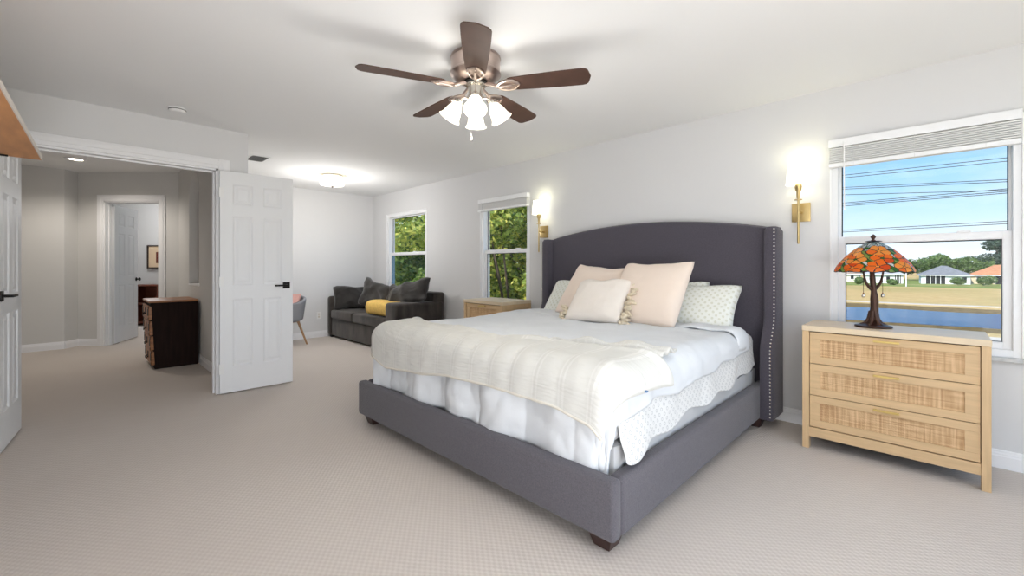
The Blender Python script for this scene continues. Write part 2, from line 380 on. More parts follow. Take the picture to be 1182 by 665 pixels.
# baseboards (profiled)
def baseboard(name, p1, p2, h=.105, th=.014, side=1):
    p1 = Vector(p1); p2 = Vector(p2); d = p2-p1; ln = d.length; a = math.atan2(d.y, d.x)
    prof = [(0, 0), (th, 0), (th, h*.66), (th*.75, h*.72), (th*.72, h*.8), (th*.45, h*.86), (th*.4, h*.95), (th*.1, h), (0, h)]
    bm = B(); r0 = [bm.verts.new((0, -side*q[0], q[1])) for q in prof]; r1_ = [bm.verts.new((ln, -side*q[0], q[1])) for q in prof]
    n = len(prof); bm.faces.new(r0); bm.faces.new(r1_[::-1])
    for i in range(n): bm.faces.new((r0[i], r1_[i], r1_[(i+1) % n], r0[(i+1) % n]))
    bmesh.ops.transform(bm, verts=bm.verts, matrix=T(p1.x, p1.y, 0) @ R(a, 'Z')); bmesh.ops.recalc_face_normals(bm, faces=bm.faces)
    struct(name, bm, M_trim)
baseboard('baseboard_north', (FX, WY), (1.85, WY))
baseboard('baseboard_west', (FX, 1.2), (FX, WY))
baseboard('baseboard_hall_niche', (-7.84, 1.04), (DX-.15, 1.04))
baseboard('baseboard_hall_west', A0, A1); baseboard('baseboard_hall_corner', A1, A2)
P = MB_ @ Vector((.30, 0, 0)); baseboard('baseboard_hall_bedroom', A2, (P.x, P.y))
P = MB_ @ Vector((1.29, 0, 0)); baseboard('baseboard_hall_bedroom_east', (P.x, P.y), A3)
baseboard('baseboard_far_room', cr(8.9, -8.8), cr(8.9, -6.4))
baseboard('baseboard_doorway', (DX, .99), (DX, 1.14), side=1)

# door casings
def casing(name, M, w, h, cw=.09, th=.018, jamb=.13, jside=1):
    bm = B()
    for (a, b_, c, d) in ((-cw, 0, 0, h+cw), (w, w+cw, 0, h+cw), (0, w, h, h+cw)):
        box(bm, a, b_, -th, 0, c, d, .004, M=M)
    box(bm, -cw*.75, -cw*.35, -th-.006, -th+.004, 0, h+cw*.6, .003, M=M); box(bm, w+cw*.35, w+cw*.75, -th-.006, -th+.004, 0, h+cw*.6, .003, M=M)
    box(bm, -cw*.35, w+cw*.35, -th-.006, -th+.004, h+cw*.35, h+cw*.75, .003, M=M)
    box(bm, 0, .016, -.004, jamb, 0, h, M=M); box(bm, w-.016, w, -.004, jamb, 0, h, M=M); box(bm, 0, w, -.004, jamb, h-.016, h, M=M)
    box(bm, .016, .028, jamb*.45, jamb*.75, 0, h-.016, M=M); box(bm, w-.028, w-.016, jamb*.45, jamb*.75, 0, h-.016, M=M); box(bm, .016, w-.016, jamb*.45, jamb*.75, h-.028, h-.016, M=M)
    return struct(name, bm, M_trim)
casing('trim_2', T(DX, DY0, 0) @ R(PI/2, 'Z'), DY1-DY0, DZ)
casing('trim_3', MB_ @ T(.385, 0, 0), .815, 2.13, jamb=.12)

# six-panel door leaf: local x 0..w from hinge, y thickness, z up
def leaf_bm(w, h, th=.035):
    bm = B(); st = w*.165; mid = w*.14; pw = (w-2*st-mid)/2
    rows = [(.0, .235), (.235, .86), (.86, .985), (.985, 1.63), (1.63, 1.735), (1.735, 1.925), (1.925, h)]
    sc = h/2.04; rows = [(a*sc if a != h else h, b_*sc if b_ != h else h) for a, b_ in rows]
    box(bm, 0, w, -th*.25, th*.25, 0, h)
    for x0, x1 in ((0, st), (w-st, w)): box(bm, x0, x1, -th/2, th/2, 0, h, .0015, 1)
    box(bm, st, w-st, -th/2, th/2, rows[0][0], rows[0][1]); box(bm, st, w-st, -th/2, th/2, *rows[2]); box(bm, st, w-st, -th/2, th/2, *rows[4]); box(bm, st, w-st, -th/2, th/2, rows[6][0], h)
    for r in (rows[1], rows[3], rows[5]):
        box(bm, st+pw, st+pw+mid, -th/2, th/2, *r)
        for x0 in (st, st+pw+mid):
            x1 = x0+pw; z0, z1 = r
            for s in (-1, 1):
                # sloped moulding and raised field
                o_ = [(x0, z0), (x1, z0), (x1, z1), (x0, z1)]
                g = .014; i1 = [(x0+g, z0+g), (x1-g, z0+g), (x1-g, z1-g), (x0+g, z1-g)]
                g2 = .022; i2 = [(x0+g2, z0+g2), (x1-g2, z0+g2), (x1-g2, z1-g2), (x0+g2, z1-g2)]
                g3 = .045; i3 = [(x0+g3, z0+g3), (x1-g3, z0+g3), (x1-g3, z1-g3), (x0+g3, z1-g3)]
                lv = [(o_, th/2), (i1, th/2-.009), (i2, th/2-.009), (i3, th/2-.0015)]
                rr_ = [[bm.verts.new((q[0], s*y, q[1])) for q in pts] for pts, y in lv]
                for a, b_ in zip(rr_, rr_[1:]):
                    for k in range(4): bm.faces.new((a[k], a[(k+1) % 4], b_[(k+1) % 4], b_[k]))
                bm.faces.new(rr_[-1])
    bmesh.ops.recalc_face_normals(bm, faces=bm.faces)
    return bm
def lever(parent, x, z, th, dirx, black=M_black):
    for s in (-1, 1):
        bm = B(); box(bm, x-.032, x+.032, *sorted((s*th/2, s*(th/2+.008))), z-.032, z+.032, .002)
        tube(bm, [(x, s*th/2, z), (x, s*(th/2+.05), z)], .009, 12)
        box(bm, *sorted((x-dirx*.012, x+dirx*.115)), *sorted((s*(th/2+.04), s*(th/2+.055))), z-.008, z+.008, .003)
        obj('door_handle', bm, black, parent, smooth=True)
def hinges(parent, h, th, s, m=M_plate):
    for z in (.22, h/2, h-.2):
        bm = B(); tube(bm, [(-.004, s*(th/2+.004), z-.045), (-.004, s*(th/2+.004), z+.045)], .006, 8); box(bm, -.006, .03, *sorted((s*th/2, s*(th/2+.002))), z-.045, z+.045)
        obj('hinge', bm, m, parent, smooth=True)
H_ = 2.03
def door(name, x, y, ang, w, h, hs, dirx, lever_x, label=None):
    o = struct(name, leaf_bm(w, h), M_door); o.location = (x, y, .012); o.rotation_euler = (0, 0, ang)
    ORG[o.name] = Vector((0, 0, 0))
    lever(o, lever_x, .97, .035, dirx); hinges(o, h, .035, hs)
    return o
door('door_1', DX+.035, .905, math.radians(88.5), .615, H_, -1, -1, .555)
door('door_2', DX+.012, -.302, math.radians(-5.3), .60, H_, -1, -1, .545)
# hall bedroom door: knob instead of lever
P = MB_ @ Vector((.425, .10, 0))
o = struct('door_3', leaf_bm(.76, 2.08), M_door); o.location = (P.x, P.y, .012); o.rotation_euler = (0, 0, math.radians(44.65+111))
for s in (-1, 1):
    bm = B(); lathe(bm, [(.0, 0), (.03, 0), (.03, .006), (.011, .012), (.011, .03), (.026, .042), (.026, .055), (0, .066)], 16, M=T(.70, s*.0175, .95) @ R(-s*PI/2, 'X'))
    obj('door_knob', bm, M_black, o, smooth=True)
hinges(o, 2.08, .035, 1)

# ------------------------------------------------------------------ windows
def window(name, x0, x1, z0, z1, rail, fw=.045, screen=False):
    y0 = WY+.045; root = bpy.data.objects.new(name, None); COL.objects.link(root); root['kind'] = 'structure'; ORG[root.name] = Vector((0, 0, 0))
    root.location = (0, 0, 0)
    def fr(bm, a, b_, c, d, ya, yb, wd, bev=.004):
        box(bm, a, a+wd, ya, yb, c, d, bev); box(bm, b_-wd, b_, ya, yb, c, d, bev)
        box(bm, a+wd*.9, b_-wd*.9, ya, yb, c, c+wd, bev); box(bm, a+wd*.9, b_-wd*.9, ya, yb, d-wd, d, bev)
    bm = B(); fr(bm, x0, x1, z0, z1, y0-.035, y0+.08, fw); obj('window_frame', bm, M_vinyl, root)
    # upper sash (outer), lower sash (inner)
    a, b_ = x0+fw, x1-fw
    bm = B(); fr(bm, a-.012, b_+.012, rail-.02, z1-fw+.01, y0+.03, y0+.06, .024); obj('upper_sash', bm, M_vinyl, root)
    bm = B(); fr(bm, a-.012, b_+.012, z0+fw-.01, rail+.012, y0-.01, y0+.03, .05, .006)
    box(bm, (a+b_)/2+.18, (a+b_)/2+.24, y0-.012, y0+.02, rail+.008, rail+.022, .003); obj('lower_sash', bm, M_vinyl, root)
    bm = B(); 
    def gk(c0, c1, d0, d1, y):
        for q in ((c0, c0+.007, d0, d1), (c1-.005, c1, d0, d1), (c0, c1, d0, d0+.004), (c0, c1, d1-.007, d1)): box(bm, q[0], q[1], y-.004, y+.004, q[2], q[3])
    gk(a+.011, b_-.011, rail+.003, z1-fw-.013, y0+.040); gk(a+.036, b_-.036, z0+fw+.039, rail-.037, y0+.003)
    obj('gasket', bm, M_gap, root)
    bm = B(); box(bm, a+.008, b_-.008, y0+.044, y0+.048, rail, z1-fw-.01); obj('upper_pane', bm, M_glass, root)
    bm = B(); box(bm, a+.032, b_-.032, y0+.008, y0+.012, z0+fw+.035, rail-.03); obj('lower_pane', bm, M_screen if screen else M_glass, root)
    bm = B(); box(bm, x0-.01, x1+.01, WY-.03, WY+.05, z0-.022, z0+.002, .004); obj('window_sill', bm, M_stone, root)
    # thin painted return lining the opening
    bm = B(); box(bm, x0-.001, x0+.01, WY-.003, y0-.03, z0, z1, .001); box(bm, x1-.01, x1+.001, WY-.003, y0-.03, z0, z1, .001); box(bm, x0, x1, WY-.003, y0-.03, z1-.01, z1, .001)
    obj('reveal', bm, M_vinyl, root)
window('window_1', *WIN[0], 1.395, .06, screen=True)
window('window_2', *WIN[1], 1.375, .055)
window('window_3', *WIN[2], 1.365, .045)

# ------------------------------------------------------------------ blinds
def blind(label, x0, x1, zt, zb, n):
    r = thing('window_blind', label, 'blind', ((x0+x1)/2, WY-.02, zb), group='raised white window blinds'); y = WY-.025
    bm = B(); box(bm, x0, x1, y-.02, y+.035, zt-.055, zt, .003); obj('headrail', bm, M_vinyl, r, True)
    zz = zt-.062
    for i in range(n):
        z = zz-(zz-zb-.03)*i/(n-1)
        bm = B(); box(bm, x0+.004, x1-.004, y-.024, y+.026, z-.0095, z-.0005, .001, 1); obj('slat', bm, M_slat, r, True)
    bm = B(); box(bm, x0+.003, x1-.003, y-.025, y+.027, zb, zb+.025, .003); obj('bottom_rail', bm, M_vinyl, r, True)
    for x in (x0+.14, (x0+x1)/2, x1-.14):
        bm = B(); box(bm, x-.0012, x+.0012, y-.027, y-.025, zb, zt-.05); obj('ladder_cord', bm, M_slat, r, True)
    bm = B(); tube(bm, [(x0+.09, y-.035, zt-.03), (x0+.092, y-.034, zt-.5)], .004, 8); obj('tilt_wand', bm, M_vinyl, r, True, smooth=True)
blind('raised white horizontal blind on the wide window over the rattan dresser', WIN[2][0]-.003, WIN[2][1]-.012, 2.054, 1.86, 9)
blind('raised white horizontal blind on the middle window above the oak nightstand', WIN[1][0]+.004, WIN[1][1]-.004, 2.045, 1.885, 7)

# ------------------------------------------------------------------ bed
BX0, BX1, BY0 = -3.07, -.895, 1.47
bed = thing('bed', 'charcoal upholstered king bed with tall arched wingback headboard and nailhead trim', 'bed', ((BX0+BX1)/2, 2.6, 0))
bm = B(); box(bm, BX0, BX1, BY0, BY0+.068, .07, .315, .02, 4); obj('footboard', bm, M_char, bed, True, smooth=True)
for x0, x1 in ((BX0, BX0+.068), (BX1-.068, BX1)):
    bm = B(); box(bm, x0+.001, x1-.001, BY0+.070, 3.62, .07, .312, .02, 4); obj('side_rail', bm, M_char, bed, True, smooth=True)
for x, y in ((BX0+.09, BY0+.09), (BX1-.09, BY0+.09), (BX0+.06, 3.62), (BX1-.05, 3.50)):
    bm = B(); vs = box(bm, x-.06, x+.06, y-.06, y+.06, 0, .075)
    for v in vs:
        if v.co.z < .01: v.co.x = x+(v.co.x-x)*.62; v.co.y = y+(v.co.y-y)*.62
    bmesh.ops.bevel(bm, geom=list(bm.edges), offset=.003, segments=1, affect='EDGES')
    obj('leg', bm, M_esp, bed, True)
# headboard panel: arched top
HX0, HX1 = -3.005, -.858
bm = B(); K = 40; xs = [HX0+.03+(HX1-HX0-.06)*i/K for i in range(K+1)]
def hbz(x):
    q = (x-(HX0+HX1)/2)/((HX1-HX0)/2); return 1.455+.115*math.cos(q*PI/2)**.8 if abs(q) < 1 else 1.455
YF, YB = 3.625, 3.72
prof = []
rings = []
for x in xs:
    zt = hbz(x); e_ = .035
    ring = [(YF, .1), (YF, zt-e_), (YF+.01, zt-.012), (YF+e_, zt), (YB-e_, zt), (YB-.008, zt-.012), (YB, zt-e_), (YB, .1)]
    rings.append([bm.verts.new((x, y, z)) for y, z in ring])
for a, b_ in zip(rings, rings[1:]):
    for k in range(8): bm.faces.new((a[k], b_[k], b_[(k+1) % 8], a[(k+1) % 8]))
bm.faces.new(rings[0]); bm.faces.new(rings[-1][::-1]); bmesh.ops.recalc_face_normals(bm, faces=bm.faces)
obj('headboard', bm, M_char2, bed, True, smooth=True)
# wings
def wing_y(z):      # front edge in plan as a function of height
    if z > .80: return 3.54
    if z < .55: return 3.43
    q = (z-.55)/.25; q = q*q*(3-2*q); return 3.43+.11*q
def wing(x0, x1, out):
    bm = B(); zs = [.075]+[.075+.0455*i for i in range(1, 31)]; zt = 1.462
    zs = [z for z in zs if z < zt-.03]+[zt-.03, zt-.012, zt-.002]
    R_ = []
    for z in zs:
        yf = wing_y(z)+(0 if z < zt-.035 else (z-(zt-.03))*.5+.004); c = .018; sh = 0 if z < zt-.02 else .012
        ring = [(x0+sh, YB), (x0+sh, yf+c), (x0+c*.3+sh, yf+c*.3), (x0+c+sh, yf), (x1-c-sh, yf), (x1-c*.3-sh, yf+c*.3), (x1-sh, yf+c), (x1-sh, YB)]
        R_.append([bm.verts.new((q[0], q[1], z)) for q in ring])
    for a, b_ in zip(R_, R_[1:]):
        for k in range(8): bm.faces.new((a[k], a[(k+1) % 8], b_[(k+1) % 8], b_[k]))
    bm.faces.new(R_[0][::-1]); bm.faces.new(R_[-1]); bmesh.ops.recalc_face_normals(bm, faces=bm.faces)
    return obj('headboard_wing', bm, M_char2, bed, True, smooth=True)
wr = wing(HX1-.043, HX1+.043, 1); wl = wing(HX0-.045, HX0+.045, -1)
bm = B(); lathe(bm, [(0, .0045), (.003, .004), (.0058, .002), (.0065, 0)], 8, M=R(PI/2, 'X'), caps=False); nail_me = bpy.data.meshes.new('nailhead'); bm.to_mesh(nail_me); bm.free(); nail_me.materials.append(M_nail)
for p_ in nail_me.polygons: p_.use_smooth = True
def nails(wg, x, zs):
    for z in zs:
        n_ = bpy.data.objects.new('nailhead', nail_me); COL.objects.link(n_); n_.parent = wg
        n_.location = Vector((x, wing_y(z)-.001, z))-ORG[bed.name]
nails(wr, HX1+.026, [.10+.0248*i for i in range(55)])
nails(wl, HX0-.030, [.62+.0205*i for i in range(41)])
# box spring and mattress
MX0, MX1, MY0, MY1 = -2.98, -.968, 1.575, 3.58
def pleat_box(bm, x0, x1, y0, y1, z0, z1, amp, step):
    pts = []
    def side(p, q, nrm):
        d = Vector(q)-Vector(p); n = int(d.length/step)
        for i in range(n):
            c = Vector(p)+d*(i/n); o_ = amp*(.5+.5*math.sin(i*1.7))*(1 if i % 2 else -.2)
            pts.append((c.x+nrm[0]*o_, c.y+nrm[1]*o_))
    side((x0, y0), (x1, y0), (0, -1)); side((x1, y0), (x1, y1), (1, 0)); side((x1, y1), (x0, y1), (0, 1)); side((x0, y1), (x0, y0), (-1, 0))
    prism(bm, pts, z0, z1)
bs = B(); pleat_box(bs, MX0, MX1, MY0+.02, MY1, .12, .40, .007, .035); o = obj('box_spring', bs, M_box, smooth=50); recenter(o, (-1.98, 2.58, .12)); tag(o, 'grey satin pleated box spring sitting down inside the charcoal bed frame', 'box spring')
bm = B(); box(bm, MX0, MX1, MY0, MY1, .402, .665, .055, 5); o = obj('mattress', bm, M_white, smooth=True); recenter(o, (-1.98, 2.58, .402)); tag(o, 'thick white mattress under the bedding, on the box spring', 'mattress')

def drape(x, y, top, r, inset=0, x0=MX0, x1=MX1, y0=MY0, flare=.04):
    """flat cloth coordinates -> draped over the mattress block"""
    cx = min(max(x, x0+r), x1-r); cy = max(y, y0+r)
    dx, dy = x-cx, y-cy; d = math.hypot(dx, dy)
    if d < 1e-9: return Vector((x, y, top)), Vector((0, 0, 1)), 0
    nx_, ny_ = dx/d, dy/d; q = r*PI/2
    if d < q: a = d/r; h_ = r*math.sin(a); z = top-r*(1-math.cos(a)); n = Vector((nx_*math.sin(a), ny_*math.sin(a), math.cos(a)))
    else: h_ = r+(d-q)*flare; z = top-r-(d-q); n = Vector((nx_, ny_, .05))
    return Vector((cx+nx_*h_, cy+ny_*h_, z)), n, max(0, d-q*.6)
def solid(o, th, off=1, sub=1):
    m = o.modifiers.new('thickness', 'SOLIDIFY'); m.thickness = th; m.offset = off
    if sub: s = o.modifiers.new('smooth', 'SUBSURF'); s.levels = sub; s.render_levels = sub
    return o
def lerp(a, b_, q): return a+(b_-a)*q
def curve(pts, q):      # piecewise-linear with smoothing through equally spaced controls
    n = len(pts)-1; f_ = q*n; i = min(int(f_), n-1); r_ = f_-i; r_ = r_*r_*(3-2*r_)*.5+r_*.5; return pts[i]+(pts[i+1]-pts[i])*r_
# patterned sheet hanging down the right side
def f_sheet(u, v):
    y = lerp(1.57, 3.5, u); hem = lerp(.335, .25, u)+.008*math.sin(u*11)+.015*math.sin(u*29)
    x = MX1-.10+v*(hem+.07)
    p, n, hg = drape(x, y, .668, .045, flare=.10)
    wv = .010*fbm(y*2.2+3, v*1.5, 1)+.012*math.sin(y*14+v*3+2*fbm(y, v, 2))*min(1, hg*6)
    wv += .022*math.sin(y*6+v*4)*min(1, hg*4)*v
    p = p+n*(.004+max(-.001, wv)); 
    return p
bm = B(); grid(bm, 110, 26, f_sheet, uvs=(1.93, .4)); o = obj('flat_sheet', bm, M_sheet, smooth='all'); recenter(o, (-1.0, 2.5, .5)); solid(o, .003, 1, 1)
tag(o, 'white sheet with small grey motif hanging loose down the right side of bed', 'sheet')
# white comforter
def z0_(p): return p.z
def f_comf(u, v):
    # u across left->right, v from foot hem -> pillows
    xl = MX0-.16; xr = MX1+curve([.21, .15, .12, .125, .11, .09, .09], v)+.010*math.sin(v*31)
    foot = MY0-(.368+.008*math.sin(u*8+1)+.008*math.sin(u*23)+.05*abs(2*u-1)**5)
    y = lerp(foot, 3.33, v); x = lerp(xl, xr, u)
    p, n, hg = drape(x, y, .69+.012*(1-u), .075, flare=.03)
    hang = min(1, hg*7)
    cre = .010*abs(noise.noise(Vector((x*7, y*3.0+z0_(p)*5, 2))))+.007*abs(noise.noise(Vector((x*13, z0_(p)*9, y*5))))
    amp = .010*fbm(x*2.1, y*2.1, .3)+.006*fbm(x*6, y*5, 1.7)
    pl = .018*math.sin(x*15+2.5*fbm(x*1.3, y, 4))*hang*(.4+hang*.6) if y < MY0+.05 else 0
    top = .018*max(0, fbm(x*1.2+5, y*1.2, 2.0))
    if x > MX1-.02 and y > MY0+.05: pl += .008*math.sin(y*22+3*fbm(x, y*2, 7))*hang
    tuck = -.008*math.exp(-(((x*3.1) % 1-.5)/.05)**2)*hang
    return p+n*(.014+amp+pl+top+tuck+cre*(.4+hang))
bm = B(); grid(bm, 190, 150, f_comf); o = obj('comforter', bm, M_blue, smooth='all'); recenter(o, (-1.98, 2.4, .7)); solid(o, .014, 1, 0)
tag(o, 'puffy white comforter covering the bed with its hem hanging over the foot', 'comforter')
# cream quilt laid across the foot, folded back ridge along its upper edge
def q_pts(u, v):
    yt = curve([1.93, 1.84, 1.79, 1.78, 1.81, 1.88, 2.02], u)+.012*math.sin(u*19)
    yb = MY0-curve([.13, .235, .21, .165, .155, .16, .22], u)
    xr = lerp(-.905, -.87, v); xl = -3.10
    x = lerp(xl, xr, u); return x, lerp(yb, yt, v)
def f_quilt(u, v):
    x, y = q_pts(u, v); p, n, hg = drape(x, y, .712+.004*(1-u), .088, flare=.02, x0=MX0-.02, x1=MX1+.02, y0=MY0-.02)
    roll = .016*math.exp(-((v-.95)/.045)**2)*min(1, u*5)*(.7+.5*math.sin(u*21+fbm(u*5, 0)))
    puff = .007*abs(math.sin(u*14*PI))*(.6+.4*fbm(x*3, y*3))
    return p+n*(.030+.008*fbm(x*3, y*3, 9)+puff+max(0, roll)+.010*max(0, fbm(x*1.2+5, y*1.2, 2.0)))
bm = B(); grid(bm, 140, 46, f_quilt); o = obj('quilt', bm, M_quilt, smooth='all'); recenter(o, (-1.98, 1.7, .7)); solid(o, .012, 1, 0)
tag(o, 'cream channel-stitched quilt folded across the foot of the bed', 'quilt')
quilt = o
def rope(pts, r, n=8): bm = B(); tube(bm, pts, r, n); return bm
def along(fn, us, off): return [fn(*q)+Vector(off) for q in us]
pp = [f_quilt(i/80, 0)+Vector((0, -.008, 0)) for i in range(81)]
bm = rope(pp, .008)
o = obj('piping', bm, M_cream, quilt, True, smooth='all')
# bunched blanket fold at the right end of the quilt ridge
def f_fold(u, v):
    x = lerp(-1.55, -.93, u); y0_ = lerp(1.835, 2.03, u); wd = lerp(.06, .16, u)
    y = y0_+(v-.4)*wd; b_ = math.sin(v*PI)
    z = .752+.036*b_*(.6+.4*math.sin(u*17+v*3))*math.sin(min(1, u*5)*PI/2)*math.cos(max(0, u-.85)*8) + .01*math.sin(v*14+u*6)-.010*(1-b_)
    return Vector((x, y, z))
bm = B(); grid(bm, 50, 14, f_fold); o = obj('blanket_corner', bm, M_quilt, quilt, True, smooth='all'); solid(o, .012, -1, 0)
# comforter turned-back ridge by the pillows
def f_turn(u, v):
    x = lerp(MX0-.06, MX1+.085, u); y0_ = lerp(2.98, 3.17, u)+.02*math.sin(u*9)
    wd = .22; y = y0_+(v-.3)*wd; p, n, hg = drape(x, y, .708, .06, flare=.1); b_ = math.sin(min(1, v*1.6)*PI/2)
    return p+n*(.014+.022*math.sin(v*PI)**.5*(.6+.5*fbm(x*4, y*4, 5))+.006*math.sin(x*24))
bm = B(); grid(bm, 90, 12, f_turn); o = obj('folded_sheet', bm, M_blue, smooth='all'); recenter(o, (-1.98, 3.1, .7)); solid(o, .01, 1, 0)
tag(o, 'cool white top sheet turned back in a soft band just below the pillows', 'sheet')
bm = B(); box(bm, -.925, -.895, 1.74, 1.758, .615, .622, .002); o = obj('care_tag', bm, M_leaflabel, quilt, True, label='small blue care tag at the corner')

# ------------------------------------------------------------------ pillows
def pillow_bm(w, h, th, flange=0, seed=0, pinch=.06, n=28):
    bm = B(); lay = bm.loops.layers.uv.verify()
    def pt(i, j, s):
        u = -1+2*i/n; v = -1+2*j/n
        edge = (1-abs(u)**2.6)*(1-abs(v)**2.6); t_ = max(0, edge)**.42
        px_ = u*w/2*(1-pinch*(1-abs(v)**2)*abs(u)**3*1.0); pz_ = v*h/2*(1-pinch*(1-abs(u)**2)*abs(v)**3)
        c_ = max(0, abs(u)-.75)*max(0, abs(v)-.75)*16; px_ *= 1-.035*c_; pz_ *= 1-.045*c_
        if v > .3: pz_ += (v-.3)*(.045*noise.noise(Vector((u*1.5+seed, 3, seed)))-.02*math.exp(-(u/.35)**2))
        wr_ = .012*fbm(u*1.6+seed, v*1.6, s*2)*t_+.006*fbm(u*5+seed, v*5, s*3)*t_
        return Vector((px_, s*(th/2*t_+wr_), pz_))
    F_ = [[bm.verts.new(pt(i, j, 1)) for j in range(n+1)] for i in range(n+1)]
    G_ = [[(F_[i][j] if i in (0, n) or j in (0, n) else bm.verts.new(pt(i, j, -1))) for j in range(n+1)] for i in range(n+1)]
    for H, fl in ((F_, 0), (G_, 1)):
        for i in range(n):
            for j in range(n):
                q = [(i, j), (i+1, j), (i+1, j+1), (i, j+1)]
                if not fl: q = q[::-1]
                f = bm.faces.new([H[a][b_] for a, b_ in q]); f.smooth = True
                for lp, (a, b_) in zip(f.loops, q): lp[lay].uv = (a/n*w, b_/n*h)
    return bm
def pillow(name, m, w, h, th, loc, tilt, rz, label, group=None, seed=0, roll=0, pinch=.06):
    bm = pillow_bm(w, h, th, seed=seed, pinch=pinch)
    o = obj(name, bm, m, smooth='all'); o.location = loc; o.rotation_euler = (Matrix.Rotation(rz, 4, 'Z') @ Matrix.Rotation(-tilt, 4, 'X') @ Matrix.Rotation(roll, 4, 'Y')).to_euler()
    return tag(o, label, 'pillow', group)
D = math.radians
pillow('pillow_sham', M_sham, .72, .42, .16, (-1.39, 3.41, .855), D(38), D(0), 'white sham with pale sage dots at the right side of headboard', seed=1)
pillow('pillow_sham', M_sham, .70, .40, .14, (-1.63, 3.49, .865), D(24), D(0), 'pale dotted sham squeezed behind the large blush pillow, mostly hidden', seed=9)
pillow('pillow_sham', M_sham, .80, .42, .16, (-2.43, 3.41, .86), D(38), D(0), 'white sham with pale sage dots peeking out at the left side of headboard', seed=2)
pillow('euro_pillow', M_blush, .64, .57, .17, (-2.18, 3.27, .945), D(40), D(3), 'blush square pillow at the left, behind the tasselled pillow', seed=3, roll=D(4), pinch=.05)
o = pillow('euro_pillow', M_blush, .61, .60, .18, (-1.625, 3.19, .955), D(36), D(-3), 'large blush square pillow leaning in the middle of the headboard', seed=4, roll=D(-1), pinch=.05)
lum = pillow('tasselled_pillow', M_pale, .50, .45, .15, (-1.975, 3.02, .89), D(44), D(5), 'pale blush cushion with cream tassel fringe down its short sides, in front', seed=5, roll=D(-1), pinch=.05)
for s in (-1, 1):
    bm = B(); rr_ = random.Random(3+s)
    for k in (range(15) if s > 0 else range(5)):
        z = -.22+.43*k/14; x = s*(.25+.012*math.sin(k*2)); 
        for q in range(3):
            a = Vector((x, rr_.uniform(-.02, .02), z)); d = Vector((s*rr_.uniform(.025, .075), rr_.uniform(-.035, .035), rr_.uniform(-.03, .02)))
            tube(bm, [a, a+d*.5, a+d], [.011, .015, .008], 6)
        lathe(bm, [(0, -.017), (.015, -.008), (.017, 0), (.015, .008), (0, .017)], 8, M=T(x+s*.01, 0, z))
    ORG[lum.name] = Vector((0, 0, 0)); obj('tassel_fringe', bm, M_tassel, lum, smooth='all')

# ------------------------------------------------------------------ rattan dresser
def cabinet(name, label, cat, x0, x1, y0, y1, H, nd, legs=.12, side_panel=False):
    r = thing(name, label, cat, ((x0+x1)/2, (y0+y1)/2, 0)); tk = .035; fr = .03
    bm = B(); box(bm, x0-.002, x1+.002, y0-.003, y1, H-tk, H, .003); obj('top', bm, M_oaktop, r, True)
    for a, b_ in ((x0, x0+.036), (x1-.036, x1)):
        if side_panel:
            bm = B()
            box(bm, a, b_, y0, y0+.045, 0, H-tk, .002); box(bm, a, b_, y1-.045, y1, 0, H-tk, .002); box(bm, a, b_, y0+.045, y1-.045, H-tk-.05, H-tk); box(bm, a, b_, y0+.045, y1-.045, legs, legs+.05)
            box(bm, a+.012, b_-.012, y0+.045, y1-.045, legs+.04, H-tk-.04)
        else:
            bm = B(); box(bm, a, b_, y0, y0+.05, 0, H-tk, .002); box(bm, a, b_, y1-.05, y1, 0, H-tk, .002); box(bm, a, b_, y0+.045, y1-.045, legs, H-tk)
        obj('side_panel', bm, M_oakv, r, True)
    bm = B(); box(bm, x0+.036, x1-.036, y0+.005, y0+.04, legs*.62, legs+.012, .002); obj('bottom_rail', bm, M_oak, r, True)
    bm = B(); box(bm, x0+.036, x1-.036, y0+.03, y1-.005, legs, H-tk); obj('carcass', bm, M_gapw, r, True)
    zb, zt = legs+.016, H-tk-.004; hh_ = (zt-zb)/nd; xa, xb = x0+.039, x1-.039
    for k in range(nd):
        z0, z1 = zb+k*hh_+.002, zb+(k+1)*hh_-.002; b4 = .044
        bm = B(); box(bm, xa, xb, y0+.008, y0+.028, z0, z0+b4, .0015); box(bm, xa, xb, y0+.008, y0+.028, z1-b4, z1, .0015)
        box(bm, xa, xa+b4*1.25, y0+.008, y0+.028, z0+b4, z1-b4); box(bm, xb-b4*1.25, xb, y0+.008, y0+.028, z0+b4, z1-b4)
        d = obj('drawer', bm, M_oak, r, True)
        bm = B(); box(bm, xa+b4*1.25, xb-b4*1.25, y0+.016, y0+.024, z0+b4, z1-b4); obj('rattan_panel', bm, M_rattan, d, True)
        xm = (xa+xb)/2; bm = B(); box(bm, xm-.058, xm+.058, y0-.012, y0-.002, z1-.026, z1-.014, .002); box(bm, xm-.05, xm-.042, y0-.006, y0+.012, z1-.024, z1-.016); box(bm, xm+.042, xm+.05, y0-.006, y0+.012, z1-.024, z1-.016)
        obj('handle', bm, M_pbrass, d, True)
    return r
cabinet('dresser', 'light oak three-drawer dresser with rattan fronts under the right window', 'dresser', -.615, .205, 3.30, 3.70, .787, 3, .125)
cabinet('nightstand', 'light oak nightstand with brass pull under the middle window, left of bed', 'nightstand', -3.91, -3.27, 3.16, 3.62, .787, 2, .12, side_panel=True)

